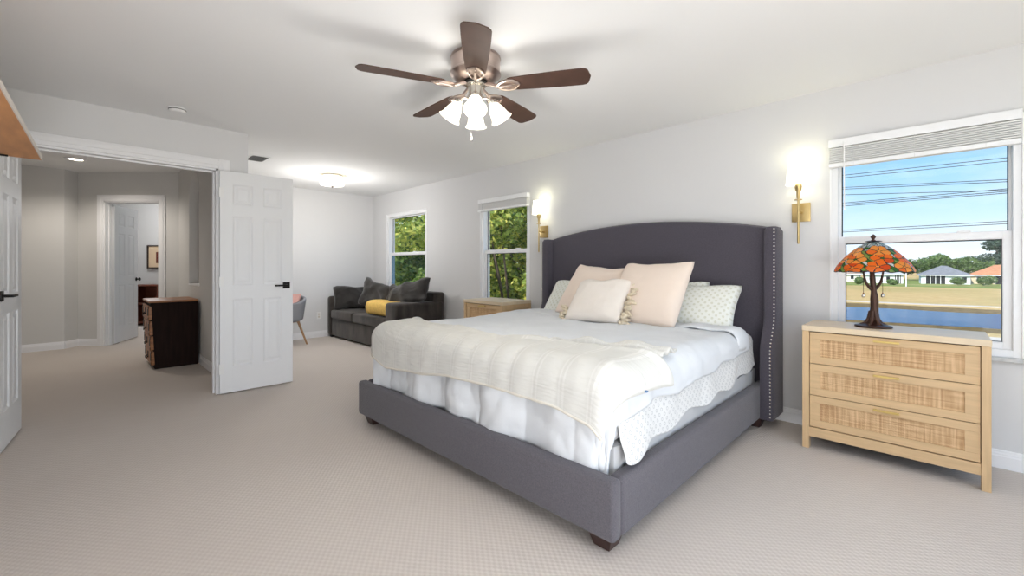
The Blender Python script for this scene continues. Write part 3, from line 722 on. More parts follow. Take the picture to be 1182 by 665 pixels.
# ------------------------------------------------------------------ stained-glass lamp
LX, LY, LZ = -.278, 3.50, .788
lp_ = thing('table_lamp', 'tree-trunk table lamp with orange floral stained-glass shade on the dresser', 'lamp', (LX, LY, LZ))
bm = B(); lathe(bm, [(0, 0), (.090, 0), (.094, .005), (.090, .011), (.07, .016), (.05, .022), (.03, .035), (0, .045)], 36)
for i in range(6):
    a = i*PI/3+.3; c_, s_ = math.cos(a), math.sin(a)
    tube(bm, [(c_*.012, s_*.012, .10), (c_*.022, s_*.022, .05), (c_*.042, s_*.042, .024), (c_*.074, s_*.074, .009)], [.012, .012, .009, .005], 8)
obj('base', bm, M_bronze, lp_, smooth=True)
bm = B(); pts = []; rad = []
for i in range(16):
    q = i/15; pts.append((.006*math.sin(q*5), .004*math.cos(q*4), .03+q*.37)); rad.append(.027-.013*min(1, q*1.5)+.002*math.sin(q*20))
tube(bm, pts, rad, 14); obj('trunk', bm, M_bronze, lp_, smooth='all')
for s in (-1, 1):
    bm = B(); v = RD*s; pts = [(0, 0, .225), (v.x*.02, v.y*.02, .245), (v.x*.045, v.y*.045, .275), (v.x*.055, v.y*.055, .31), (v.x*.062, v.y*.062, .345)]
    tube(bm, pts, [.010, .010, .008, .006, .005], 8); obj('branch', bm, M_bronze, lp_, smooth='all')
    bm = B(); tube(bm, [(v.x*.06, v.y*.06-.01, .36), (v.x*.06, v.y*.06-.01, .21)], .0013, 5); c = obj('pull_chain', bm, M_gapw, lp_)
    bm = B(); lathe(bm, [(0, .018), (.004, .014), (.0085, .004), (.010, -.006), (.007, -.011), (0, -.013)], 12, M=T(v.x*.06, v.y*.06-.01, .198)); obj('bobble', bm, M_nickel2, c, smooth='all')
bm = B(); lathe(bm, [(0, 0), (.010, .0), (.012, .008), (.006, .014), (.012, .024), (.014, .030), (.010, .038), (.004, .044), (0, .046)], 14, M=T(0, 0, .535)); obj('finial', bm, M_bronze, lp_, smooth='all')
# shade: dome tessellated finely, each facet takes the glass it belongs to
def gm(name, c, e_=0):
    m = bpy.data.materials.new(name); m.use_nodes = True; t = m.node_tree; b = t.nodes['Principled BSDF']
    b.inputs['Base Color'].default_value = c; b.inputs['Roughness'].default_value = .15
    tl = t.nodes.new('ShaderNodeBsdfTranslucent'); tl.inputs[0].default_value = c; mi = t.nodes.new('ShaderNodeMixShader'); mi.inputs[0].default_value = .5
    t.links.new(b.outputs[0], mi.inputs[1]); t.links.new(tl.outputs[0], mi.inputs[2]); t.links.new(mi.outputs[0], t.nodes['Material Output'].inputs[0]); return m
SG = [mat('lead_came', srgb(34, 26, 22), .5, .3), gm('orange_glass', srgb(250, 132, 40)), gm('red_orange_glass', srgb(232, 92, 34)), gm('amber_glass', srgb(255, 176, 76)),
      gm('green_glass', srgb(58, 120, 44)), gm('lime_glass', srgb(142, 176, 86)), gm('pale_blue_glass', srgb(178, 208, 214)), gm('clear_glass', srgb(226, 234, 232))]
def shade_r(h):      # h 0 bottom .. 1 top
    return .197*max(0, 1-(h*.99)**1.25)**.68
flw = []
r8 = random.Random(11)
for row, (hc, n) in enumerate(((.13, 9), (.40, 8), (.62, 5))):
    for i in range(n): flw.append(((i+.5*row+r8.uniform(-.12, .12))/n*2*PI, hc+r8.uniform(-.03, .03), r8.random()*6.28, r8.choice((1, 1, 3, 3, 1, 3, 2)), row))
def glass_at(th, h):
    best = None; ARC = .30
    for (ft, fh, ph, cm, row) in flw:
        dt = (th-ft+PI) % (2*PI)-PI; x = dt*shade_r(min(.9, fh*.6+h*.4)); y = (h-fh)*ARC
        d = math.hypot(x, y)
        if best is None or d < best[0]: best = (d, x, y, ph, cm, row)
    d, x, y, ph, cm, row = best
    R0 = .062
    a = (math.atan2(y, x)+ph) % (2*PI); k = a/(2*PI/5); fr_ = k-math.floor(k)
    rp_ = R0*(.78+.22*math.sin(fr_*PI))
    if d < rp_-.0035:
        if d < .0085: return 3 if (row+cm) % 2 else 4
        if d < .011: return 0
        if min(fr_, 1-fr_)*d*1.25 < .0022: return 0
        return (cm+int(k)*(1 if cm != 2 else 0)-1) % 3+1 if int(k) % 2 else cm
    if d < rp_: return 0
    if h > .66:
        q = (th/(2*PI)*16) % 1; g = ((h-.6)*8+.4*math.sin(th*16)) % 1
        if min(q, 1-q) < .07 or min(g, 1-g) < .09: return 0
        ii = int(th/(2*PI)*16)+int((h-.6)*8)*3
        return (4, 6, 5, 7, 6, 4, 7)[ii % 7] if h < .78 else (6, 7)[ii % 2]
    q = (th/(2*PI)*40+h*9) % 1
    if min(q, 1-q) < .08: return 0
    return (4, 5, 4, 7)[int(th/(2*PI)*40+h*9) % 4]
bm = B(); NT, NH = 300, 64; Z0 = .352; HT = .185
def shp(i, j):
    th = 2*PI*i/NT; h = j/NH*.985
    sc = .010*abs(math.sin(th*7.5)) if j < 6 else 0
    return Vector((shade_r(h)*math.cos(th), shade_r(h)*math.sin(th), Z0+HT*h-sc*(1-j/6)))
V = [[bm.verts.new(shp(i, j)) for j in range(NH+1)] for i in range(NT)]
for i in range(NT):
    for j in range(NH):
        f = bm.faces.new((V[i][j], V[(i+1) % NT][j], V[(i+1) % NT][j+1], V[i][j+1])); f.smooth = True
        f.material_index = 0 if (j < 1) else glass_at(2*PI*(i+.5)/NT, (j+.5)/NH*.985)
o = obj('lamp_shade', bm, SG, lp_, smooth='all'); m_ = o.modifiers.new('t', 'SOLIDIFY'); m_.thickness = .003
bm = B(); lathe(bm, [(.03, 0), (.045, -.004), (.03, -.008)], 20, M=T(0, 0, .54)); tube(bm, [(0, 0, .38), (0, 0, .54)], .006, 8); obj('shade_holder', bm, M_bronze, lp_, smooth=True)

# ------------------------------------------------------------------ ceiling fan
FC = FD*2.59+RD*(-.2195); FXc, FYc = FC.x, FC.y
fan = thing('ceiling_fan', 'flush-mounted ceiling fan with five walnut blades and four lit glass bell shades', 'ceiling fan', (FXc, FYc, CH))
fz = -CH
bm = B(); lathe(bm, [(0, 2.43+fz), (.140, 2.43+fz), (.150, 2.425+fz), (.152, 2.415+fz), (.148, 2.41+fz), (.148, 2.335+fz), (.153, 2.33+fz), (.153, 2.322+fz), (.135, 2.305+fz), (.105, 2.285+fz), (.075, 2.28+fz), (0, 2.28+fz)], 48)
obj('motor_housing', bm, M_nickel, fan, smooth=30)
bm = B()
for i in range(28):
    a = 2*PI*i/28; M = T(0, 0, 2.298+fz) @ R(a, 'Z') @ T(.119, 0, 0) @ R(D(-33), 'Y'); box(bm, -.018, .018, -.0045, .0045, -.002, .0035, M=M)
obj('cooling_slots', bm, M_gapw, fan)
bm = B(); lathe(bm, [(0, 2.285+fz), (.07, 2.285+fz), (.073, 2.27+fz), (.062, 2.262+fz), (.05, 2.26+fz), (.05, 2.25+fz), (0, 2.25+fz)], 32); obj('hub', bm, M_black, fan, smooth=30)
bm = B(); lathe(bm, [(0, 2.265+fz), (.062, 2.265+fz), (.062, 2.255+fz), (.045, 2.248+fz), (.043, 2.20+fz), (.050, 2.192+fz), (.050, 2.165+fz), (.035, 2.15+fz), (.015, 2.142+fz), (0, 2.14+fz)], 32); obj('switch_housing', bm, M_nickel2, fan, smooth=30)
def blade_bm():
    bm = B(); n = 34; up, dn = [], []
    for i in range(n+1):
        q = i/n; x = .195+.49*q; hw = .056+.018*math.sin(min(1, q*1.15)*PI/2)
        if q < .06: hw *= .72+.28*math.sqrt(q/.06)
        if q > .90: hw *= math.sqrt(max(.0, 1-((q-.90)/.10)**2.4))*.995+.005
        up.append((x, hw)); dn.append((x, -hw))
    pts = up+dn[::-1]; prism(bm, pts, -.003, .003); bmesh.ops.bevel(bm, geom=[e_ for e_ in bm.edges if abs(e_.verts[0].co.z-e_.verts[1].co.z) < 1e-5 and len(e_.link_faces) == 2 and e_.calc_face_angle(0) > 1], offset=.0012, segments=1, affect='EDGES')
    return bm
def arm_bm():
    bm = B()
    tube(bm, [(.055, 0, .018), (.09, 0, .010), (.125, 0, -.004), (.15, 0, -.010)], [.012, .010, .011, .013], 10)
    for s in (-1, 1):
        tube(bm, [(.135, s*.004, -.009), (.16, s*.030, -.009), (.20, s*.046, -.008), (.235, s*.040, -.007), (.262, s*.014, -.006), (.268, 0, -.006)], [.009, .009, .008, .008, .007, .006], 8)
    prism(bm, [(.13, -.012), (.165, -.034), (.205, -.045), (.242, -.036), (.268, -.006), (.268, .006), (.242, .036), (.205, .045), (.165, .034), (.13, .012)], -.0055, -.0035)
    tube(bm, [(.15, 0, -.012), (.19, 0, -.012), (.225, 0, -.009)], [.012, .009, .006], 8)
    for x, y in ((.185, .026), (.185, -.026), (.24, 0)): lathe(bm, [(0, -.004), (.005, -.003), (.006, 0)], 8, M=T(x, y, -.008), caps=False)
    return bm
ang0 = D(-85)+YAW
for k in range(5):
    if k == 0:
        bl = obj('blade', blade_bm(), M_walnut, fan, smooth=30); b0 = bl
        ar = obj('blade_arm', arm_bm(), M_nickel, bl, smooth=40)
    else: bl = copy_tree(b0, fan)
    bl.matrix_local = T(0, 0, 2.25-CH) @ R(ang0+k*2*PI/5, 'Z') @ R(D(-11), 'X')
def bell_bm(L_=.115):
    bm = B(); prof = [(.018, 0), (.022, -.006), (.030, -.022), (.042, -.045), (.049, -.07), (.053, -.09), (.061, -.108), (.068, -L_)]
    inner = [(r-.003, z) for r, z in prof][::-1]; lathe(bm, prof+inner, 28, caps=False); return bm
kit = 2.18-CH
for k in range(4):
    a = YAW+PI/2*k-PI/2+D(4)
    root = obj('light_arm', B(), M_nickel2, fan) if False else None
    bm = B(); tube(bm, [(.035, 0, 0), (.065, 0, .004), (.085, 0, -.006), (.095, 0, -.02)], .008, 8); lathe(bm, [(0, .0), (.024, 0), (.026, -.02), (.02, -.03), (0, -.03)], 16, M=T(.095, 0, -.012) @ R(D(-28), 'Y'))
    ar = obj('light_arm', bm, M_nickel2, fan, smooth=40); ar.matrix_local = T(0, 0, kit) @ R(a, 'Z')
    ORG[ar.name] = Vector((0, 0, 0))
    bm = bell_bm(); sh = obj('glass_shade', bm, M_shadeglow, ar, smooth='all'); sh.matrix_local = T(.10, 0, -.022) @ R(D(-30), 'Y')
    bm = B(); lathe(bm, [(0, -.02), (.012, -.022), (.014, -.035), (.024, -.06), (.024, -.075), (.016, -.09), (0, -.096)], 16); bu = obj('bulb', bm, M_bulb, sh, smooth='all')
    bu.visible_shadow = True
bm = B(); tube(bm, [(-.0, -.035, kit), (-.0, -.037, kit-.235)], .0012, 5)
lathe(bm, [(0, .014), (.007, .006), (.009, -.003), (.006, -.010), (0, -.012)], 12, M=T(0, -.037, kit-.245))
o = obj('pull_chain', bm, M_nickel2, fan); 
lamp('fan_bulb_light', 'POINT', (FXc, FYc, 1.93), 7, (1, .97, .92), shadow_soft_size=.10)

# ------------------------------------------------------------------ flush drum light
fl = thing('ceiling_light', 'drum-shaped flush glass ceiling light lit near the far sofa corner', 'ceiling light', (-5.93, 2.47, CH))
bm = B(); lathe(bm, [(0, 0), (.135, 0), (.14, -.008), (.14, -.018), (.13, -.024), (0, -.024)], 40); obj('canopy', bm, M_nickel2, fl, smooth=30)
bm = B(); lathe(bm, [(.155, -.028), (.158, -.03), (.158, -.125), (.150, -.138), (.10, -.146), (0, -.150)], 40, caps=False); obj('glass_drum', bm, M_flush, fl, smooth=40)
bm = B(); lathe(bm, [(0, -.149), (.018, -.150), (.020, -.156), (.008, -.165), (.009, -.172), (0, -.178)], 16); obj('finial', bm, M_esp, fl, smooth=40)
lamp('drum_light', 'POINT', (-5.93, 2.47, CH-.6), 24, (1, .98, .95), shadow_soft_size=.12)
# recessed can in the hall
rc = thing('recessed_light', 'small round lit recessed downlight in the hallway ceiling', 'ceiling light', (-7.85, -.02, HC))
bm = B(); lathe(bm, [(.072, -.001), (.105, -.001), (.107, -.006), (.085, -.012), (.072, -.010), (.072, -.001)], 32, caps=False); obj('trim_ring', bm, M_trim, rc, smooth=30)
bm = B(); lathe(bm, [(0, -.006), (.073, -.004)], 32, caps=False); obj('lens', bm, M_can, rc)
lamp('hall_light', 'SPOT', (-7.85, -.02, HC-.03), 44, (1, .92, .82), shadow_soft_size=.06, spot_size=D0(150), spot_blend=.6)
lamp('hall_second_light', 'POINT', (-6.3, -1.5, 1.6), 4, (1, .93, .85), shadow_soft_size=.15)
lamp('far_room_fill', 'POINT', (-10.4, .95, 2.2), 20, (.97, .98, 1), shadow_soft_size=.2)  # added light without a fixture, brightens the room beyond

# ------------------------------------------------------------------ sconces
def sconce(x, label):
    r = thing('wall_sconce', label, 'sconce', (x, WY, 1.565), group='brass wall sconces beside the headboard')
    bm = B(); box(bm, -.058, .058, -.016, -.001, -.068, .068, .002); 
    obj('backplate', bm, M_brass, r, smooth=30)
    bm = B(); tube(bm, [(0, -.014, 0), (0, -.10, 0)], .007, 10); lathe(bm, [(0, 0), (.014, 0), (.014, .01), (0, .01)], 16, M=T(0, -.016, 0) @ R(PI/2, 'X')); obj('arm', bm, M_brass, r, smooth=40)
    bm = B(); tube(bm, [(0, -.10, -.235), (0, -.10, -.22), (0, -.10, .12)], [.0055, .008, .007], 12)
    lathe(bm, [(0, 0), (.024, 0), (.025, .005), (0, .005)], 16, M=T(0, -.10, .082)); obj('rod', bm, M_brass, r, smooth=40)
    bm = B(); lathe(bm, [(0, 0), (.011, 0), (.013, .05), (.020, .06), (.024, .10), (0, .10)], 20, M=T(0, -.10, .095)); obj('candle_cup', bm, M_brass, r, smooth=40)
    bm = B(); lathe(bm, [(.077, 0), (.064, .150), (.061, .150), (.074, 0)], 32, M=T(0, -.10, .195), caps=False); obj('glass_shade', bm, M_scglow, r, smooth=40)
    bm = B(); lathe(bm, [(0, .0), (.012, .005), (.022, .03), (.02, .05), (0, .07)], 16, M=T(0, -.10, .215)); obj('bulb', bm, M_scbulb, r, smooth='all')
    lamp('sconce_light', 'POINT', (x, WY-.10, 1.93), .4, (1, .97, .62), shadow_soft_size=.03)
    lamp('sconce_light', 'POINT', (x, WY-.10, 1.80), .15, (1, .97, .50), shadow_soft_size=.03)
sconce(-.706, 'lit brass wall sconce between the headboard and the wide right window')
sconce(-3.19, 'lit brass wall sconce at the left of headboard beside the middle window')

# ------------------------------------------------------------------ sofa
SX0, SX1, SY0, SY1 = -7.25, -5.02, 2.93, 3.72
so = thing('sofa', 'dark grey velvet two-seat sofa against the far window wall', 'sofa', ((SX0+SX1)/2, (SY0+SY1)/2, 0))
def soft(x0, x1, y0, y1, z0, z1, bev, M=None):
    bm = B(); box(bm, x0, x1, y0, y1, z0, z1, bev, 4, M=M); return bm
obj('base', soft(SX0+.12, SX1-.2, SY0+.03, SY1, .03, .31, .015), M_sofa, so, True, smooth=True)
obj('backrest', soft(SX0+.04, SX1-.02, SY1-.2, SY1, .2, .80, .03), M_sofa, so, True, smooth=True)
for a, b_ in ((SX0, SX0+.13), (SX1-.32, SX1)): obj('arm', soft(a, b_, SY0, SY1-.02, .03, .675, .045), M_sofa, so, True, smooth=True)
xm = -6.34
for a, b_ in ((SX0+.135, xm-.004), (xm+.004, SX1-.325)):
    obj('seat_cushion', soft(a, b_, SY0+.005, SY1-.21, .312, .455, .03), M_sofa, so, True, smooth=True)
for x in (SX0+.08, SX1-.1):
    for y in (SY0+.06, SY1-.08): obj('foot', soft(x-.03, x+.03, y-.03, y+.03, 0, .03, .004), M_black, so, True)
def lump(name, m, w, h, th, loc, tilt, rz, roll, label, seed):
    bm = pillow_bm(w, h, th, seed=seed, pinch=.08, n=30)
    for v in bm.verts:
        v.co.y += .03*noise.noise(v.co*5+Vector((seed, 0, 0))); v.co += Vector(noise.noise_vector(v.co*3.2+Vector((0, seed, 0))))*.045
        v.co += Vector((0, 1, .3))*.05*abs(noise.noise(v.co*4.5+Vector((seed, 2, 1))))
    o = obj(name, bm, m, smooth='all'); o.location = loc
    o.rotation_euler = (Matrix.Rotation(rz, 4, 'Z') @ Matrix.Rotation(-tilt, 4, 'X') @ Matrix.Rotation(roll, 4, 'Y')).to_euler()
    return tag(o, label, 'cushion')
lump('sofa_cushion', M_sofac, .52, .40, .17, (-6.99, 3.19, .655), D(14), D(80), D(1), 'smooth dark grey cushion at the far left end of the sofa', 1)
lump('sofa_cushion', M_sofac, .74, .48, .20, (-6.42, 3.36, .69), D(14), D(8), D(12), 'crumpled dark cushion with a pointed peak in the middle of the sofa', 2.7)
lump('sofa_cushion', M_sofac, .56, .40, .18, (-5.78, 3.36, .72), D(26), D(-8), D(-6), 'slumped dark cushion behind, between the peaked one and the arm', 4.1)
lump('sofa_cushion', M_sofac, .76, .36, .20, (-5.33, 3.30, .80), D(36), D(4), D(-12), 'dark cushion sprawled over the right arm of the sofa', 6.3)
# yellow knitted throw: folded roll
bm = B()
def f_th(u, v):
    a = v*2*PI; x = lerp(-6.0, -5.36, u); q = 1+.03*math.sin(u*9)
    return Vector((x, 3.16+.17*math.copysign(abs(math.cos(a))**.6, math.cos(a))*q, .565+.107*math.copysign(abs(math.sin(a))**.6, math.sin(a))+.003*math.sin(u*60)))
VV = grid(bm, 40, 24, f_th)
bm.faces.new(VV[0][:-1]); bm.faces.new(VV[-1][:-1][::-1]); bmesh.ops.remove_doubles(bm, verts=bm.verts, dist=.0001); bmesh.ops.recalc_face_normals(bm, faces=bm.faces)
o = obj('bolster_pillow', bm, M_yellow, smooth='all'); recenter(o, (-5.75, 3.14, .47)); tag(o, 'mustard yellow bolster pillow on the sofa seat by the right arm', 'pillow')

# ------------------------------------------------------------------ tub chair
ch = thing('tub_chair', 'grey upholstered tub chair on splayed wooden legs, partly behind the open door', 'chair', (-6.80, 2.12, 0), D(-60))
bm = B(); lathe(bm, [(0, .36), (.20, .36), (.235, .375), (.245, .40), (.235, .43), (.20, .445), (0, .45)], 36); obj('seat', bm, M_grey, ch, smooth='all')
bm = B(); nA = 40
def f_back(u, v):
    a = lerp(-2.15, 2.15, u); top = .63+.10*math.cos(a*.62)**2; r = .235+.045*v
    return Vector((-r*math.cos(a)*1.0, r*math.sin(a), lerp(.38, top, v)))
grid(bm, nA, 10, f_back); o = obj('backrest', bm, M_grey, ch, smooth='all'); solid(o, .045, 0, 1)
for sx in (-1, 1):
    for sy in (-1, 1):
        bm = B(); tube(bm, [(sx*.13, sy*.13, .37), (sx*.225, sy*.215, 0)], [.019, .012], 12); obj('leg', bm, M_legw, ch, smooth=True)
bm = B(); box(bm, -.15, .15, -.15, .15, .345, .362, .004); obj('seat_base', bm, M_legw, ch)
lump('throw_pillow', M_pink, .34, .34, .15, (-6.84, 2.20, .62), D(10), D(-60+90), D(4), 'pink plush pillow propped on the grey tub chair', 8.2)['category'] = 'pillow'

# ------------------------------------------------------------------ step chest in the hall
cx0, cx1, cy0, cy1, chh = -6.93, -6.30, .61, 1.015, .755
c = thing('wooden_chest', 'near-black wooden chest with amber drawer front and top in the hallway', 'chest', ((cx0+cx1)/2, (cy0+cy1)/2, 0))
bm = B(); vs = box(bm, cx0, cx1, cy0, cy1, 0.0, chh)
for v in vs:
    if v.co.z > .1 and v.co.y < .7: v.co.y -= .035
bmesh.ops.bevel(bm, geom=list(bm.edges), offset=.006, segments=2, affect='EDGES')
obj('body', bm, M_chest, c, True)
bm = B(); box(bm, cx0-.01, cx1+.01, cy0-.05, cy1+.003, chh, chh+.022, .004); obj('top', bm, M_chestf, c, True)
def ly(z): return cy0-.035*z/chh
for k in range(4):
    z0 = .05+k*.17; z1 = z0+.155; y = ly((z0+z1)/2)
    bm = B(); box(bm, cx0+.02, cx1-.004, y-.022, y+.01, z0, z1, .004); d_ = obj('drawer', bm, M_chestf, c, True)
    bm = B()
    for x in (cx0+.06, (cx0+cx1)/2, cx1-.05): box(bm, x-.028, x+.028, y-.027, y-.021, z0+.05, z1-.03, .002)
    tube(bm, [((cx0+cx1)/2-.05, y-.024, z0+.07), ((cx0+cx1)/2-.04, y-.045, z0+.05), ((cx0+cx1)/2+.04, y-.045, z0+.05), ((cx0+cx1)/2+.05, y-.024, z0+.07)], .005, 6)
    for x in (cx0+.02, cx1-.03): box(bm, x, x+.022, y-.026, y-.02, z0, z0+.03); box(bm, x, x+.022, y-.026, y-.02, z1-.03, z1)
    obj('iron_fitting', bm, M_black, d_, True)

# far-room picture and small cabinet
pc = FD*8.86+RD*(-7.36)
r = thing('framed_picture', 'small framed print with dark red centre on the wall past the hall door', 'picture', (pc.x, pc.y, 1.37), YAW)
bm = B(); 
for q in ((-.17, -.145, -.24, .24), (.145, .17, -.24, .24), (-.145, .145, -.24, -.215), (-.145, .145, .215, .24)): box(bm, q[0], q[1], -.02, .018, q[2], q[3])
obj('frame', bm, M_frame, r)
bm = B(); box(bm, -.145, .145, -.002, .015, -.215, .215); obj('mat_board', bm, M_pic, r)
bm = B(); box(bm, .01, .11, -.006, -.001, -.13, .10)
obj('print', bm, M_picd, r)
kc = FD*8.62+RD*(-7.25)
r = thing('side_cabinet', 'reddish brown open cabinet seen through the hall doorway', 'cabinet', (kc.x, kc.y, 0), YAW)
bm = B(); box(bm, -.28, -.25, -.18, .18, 0, .78, .003); box(bm, .25, .28, -.18, .18, 0, .78, .003); box(bm, -.28, .28, .15, .18, 0, .78); obj('body', bm, M_mahog, r)
bm = B(); box(bm, -.29, .29, -.19, .185, .78, .81, .004); obj('top', bm, M_mahog, r)
for z in (.05, .42):
    bm = B(); box(bm, -.25, .25, -.17, .15, z, z+.025); obj('shelf', bm, M_mahog, r)

# ------------------------------------------------------------------ shelf high on the left wall
r = thing('wall_shelf', 'honey-coloured wooden shelf board fixed high on the left wall, seen from below', 'shelf', (-2.4, -.5, 1.75))
bm = B(); prism(bm, [(-3.40, -.137), (-3.40, -.499), (-1.5, -.499), (-1.5, -.192)], 1.735, 1.752); obj('board', bm, M_shelf, r, True)
bm = B(); prism(bm, [(-3.405, -.133), (-3.405, -.137), (-1.5, -.192), (-1.5, -.188)], 1.733, 1.756); obj('front_edge', bm, M_shelfe, r, True)
bm = B(); box(bm, -3.37, -3.355, -.49, -.25, 1.727, 1.735, .001); box(bm, -3.37, -3.355, -.498, -.49, 1.60, 1.735, .001); obj('bracket', bm, M_black, r, True)

# ------------------------------------------------------------------ small fittings
r = thing('smoke_detector', 'round white smoke detector on the ceiling before the double doorway', 'smoke detector', (-4.30, .558, CH))
bm = B(); lathe(bm, [(0, 0), (.058, 0), (.06, -.008), (.057, -.012), (.055, -.026), (.045, -.036), (0, -.038)], 32); obj('body', bm, M_plate, r, smooth=30)
bm = B(); lathe(bm, [(.0555, -.0125), (.0585, -.014), (.0585, -.018), (.0555, -.0195)], 32, caps=False); obj('vent_ring', bm, M_vent, r)
r = thing('air_vent', 'small rectangular metal air vent in the ceiling above the open door', 'vent', (-5.62, 1.47, CH))
bm = B(); box(bm, -.15, .15, -.10, .10, -.006, 0, .002); obj('frame', bm, M_plate, r)
bm = B(); box(bm, -.13, .13, -.08, .08, -.008, -.005); obj('opening', bm, M_vent, r)
bm = B()
for i in range(7): box(bm, -.125, .125, -.005, .005, -.001, .001, M=T(0, -.066+i*.022, -.011) @ R(D(40), 'X'))
obj('louvre', bm, M_plate, r)
def outlet(x, y, rz, label):
    r = thing('wall_outlet', label, 'outlet', (x, y, .36), rz)
    bm = B(); box(bm, -.036, .036, -.006, 0, -.058, .058, .002); obj('cover_plate', bm, M_plate, r)
    bm = B()
    for z in (-.022, .022):
        lathe(bm, [(0, 0), (.016, 0), (.016, .002), (0, .002)], 16, M=T(0, -.006, z) @ R(PI/2, 'X'))
    obj('socket', bm, M_shelfe, r)
outlet(FX, 2.80, PI/2, 'white wall outlet between the tub chair and the sofa')
outlet(-4.83, WY, 0, 'white wall outlet between the sofa and the nightstand')

# ------------------------------------------------------------------ outdoors
GZ = -3.6
def gmat(name, a, b_, c_, sc=.4, r=1, patch=.03):
    m, t, b = nodes(name); co = nn(t, 'ShaderNodeTexCoord')
    n1 = nn(t, 'ShaderNodeTexNoise', {0: co.outputs['Object'], 'Scale': sc, 'Detail': 8.0, 'Roughness': .7}); n2 = nn(t, 'ShaderNodeTexNoise', {0: co.outputs['Object'], 'Scale': patch, 'Detail': 4.0})
    m1 = nn(t, 'ShaderNodeMixRGB', {0: nn(t, 'ShaderNodeMapRange', {0: n1.outputs[0], 1: .35, 2: .65}).outputs[0], 1: a, 2: b_})
    m2 = nn(t, 'ShaderNodeMixRGB', {0: nn(t, 'ShaderNodeMapRange', {0: n2.outputs[0], 1: .45, 2: .7}).outputs[0], 1: m1.outputs[0], 2: c_})
    t.links.new(m2.outputs[0], b.inputs['Base Color']); b.inputs['Roughness'].default_value = r; b.inputs['Specular IOR Level'].default_value = .1; return m
M_field = gmat('dry_field_grass', srgb(186, 154, 100), srgb(206, 176, 122), srgb(160, 148, 88), 1.2)
M_lawn = gmat('green_lawn', srgb(112, 130, 62), srgb(140, 150, 84), srgb(168, 156, 100), 1.0)
M_bank = gmat('brown_bank', srgb(92, 74, 48), srgb(150, 124, 80), srgb(104, 92, 56), 1.4)
M_path = mat('concrete_path', srgb(198, 188, 174), .9, var=.08, vscale=2)
M_water, t, b = nodes('pond_water'); b.inputs['Base Color'].default_value = srgb(40, 84, 128); b.inputs['Roughness'].default_value = .18; b.inputs['Specular IOR Level'].default_value = .6
co = nn(t, 'ShaderNodeTexCoord'); mp = nn(t, 'ShaderNodeMapping', {0: co.outputs['Object'], 'Scale': (.5, 1.6, 1)}); n1 = nn(t, 'ShaderNodeTexNoise', {0: mp.outputs[0], 'Scale': 2.0, 'Detail': 5.0})
bp = nn(t, 'ShaderNodeBump', {'Height': n1.outputs[0], 'Strength': 1.0, 'Distance': .45}); t.links.new(bp.outputs[0], b.inputs['Normal'])
bm = B(); box(bm, -400, 400, -60, 500, GZ-.6, GZ-.05); struct('ground', bm, M_field)
def strip(name, fn0, fn1, z, m, x0=-90, x1=60, n=80, kind='structure'):
    bm = B(); a = [bm.verts.new((x0+(x1-x0)*i/n, fn0(x0+(x1-x0)*i/n), z)) for i in range(n+1)]; b_ = [bm.verts.new((x0+(x1-x0)*i/n, fn1(x0+(x1-x0)*i/n), z)) for i in range(n+1)]
    a2 = [bm.verts.new((v.co.x, v.co.y, z-.3)) for v in a]; b2 = [bm.verts.new((v.co.x, v.co.y, z-.3)) for v in b_]
    for i in range(n): bm.faces.new((a[i], a[i+1], b_[i+1], b_[i])); bm.faces.new((a2[i], a2[i+1], a[i+1], a[i])); bm.faces.new((b_[i], b_[i+1], b2[i+1], b2[i]))
    o = obj(name, bm, m); o['kind'] = kind; return o
wob = lambda x, s, a: a*noise.noise(Vector((x*.12, s, 0)))
strip('bank', lambda x: 45.5+wob(x, 1, 2), lambda x: 72+wob(x, 2, 2), GZ-.03, M_bank)
o = strip('pond', lambda x: 49.5+wob(x, 3, 3), lambda x: 64.5+wob(x, 4, 3), GZ+.0, M_water)
strip('footpath', lambda x: 75+wob(x, 5, 1), lambda x: 76.8+wob(x, 5, 1), GZ+.02, M_path)
strip('near_path', lambda x: 41.0, lambda x: 43.4, GZ+.02, M_path)
strip('lawn', lambda x: 140+wob(x, 6, 6), lambda x: 230, GZ+.01, M_lawn, -160, 120)

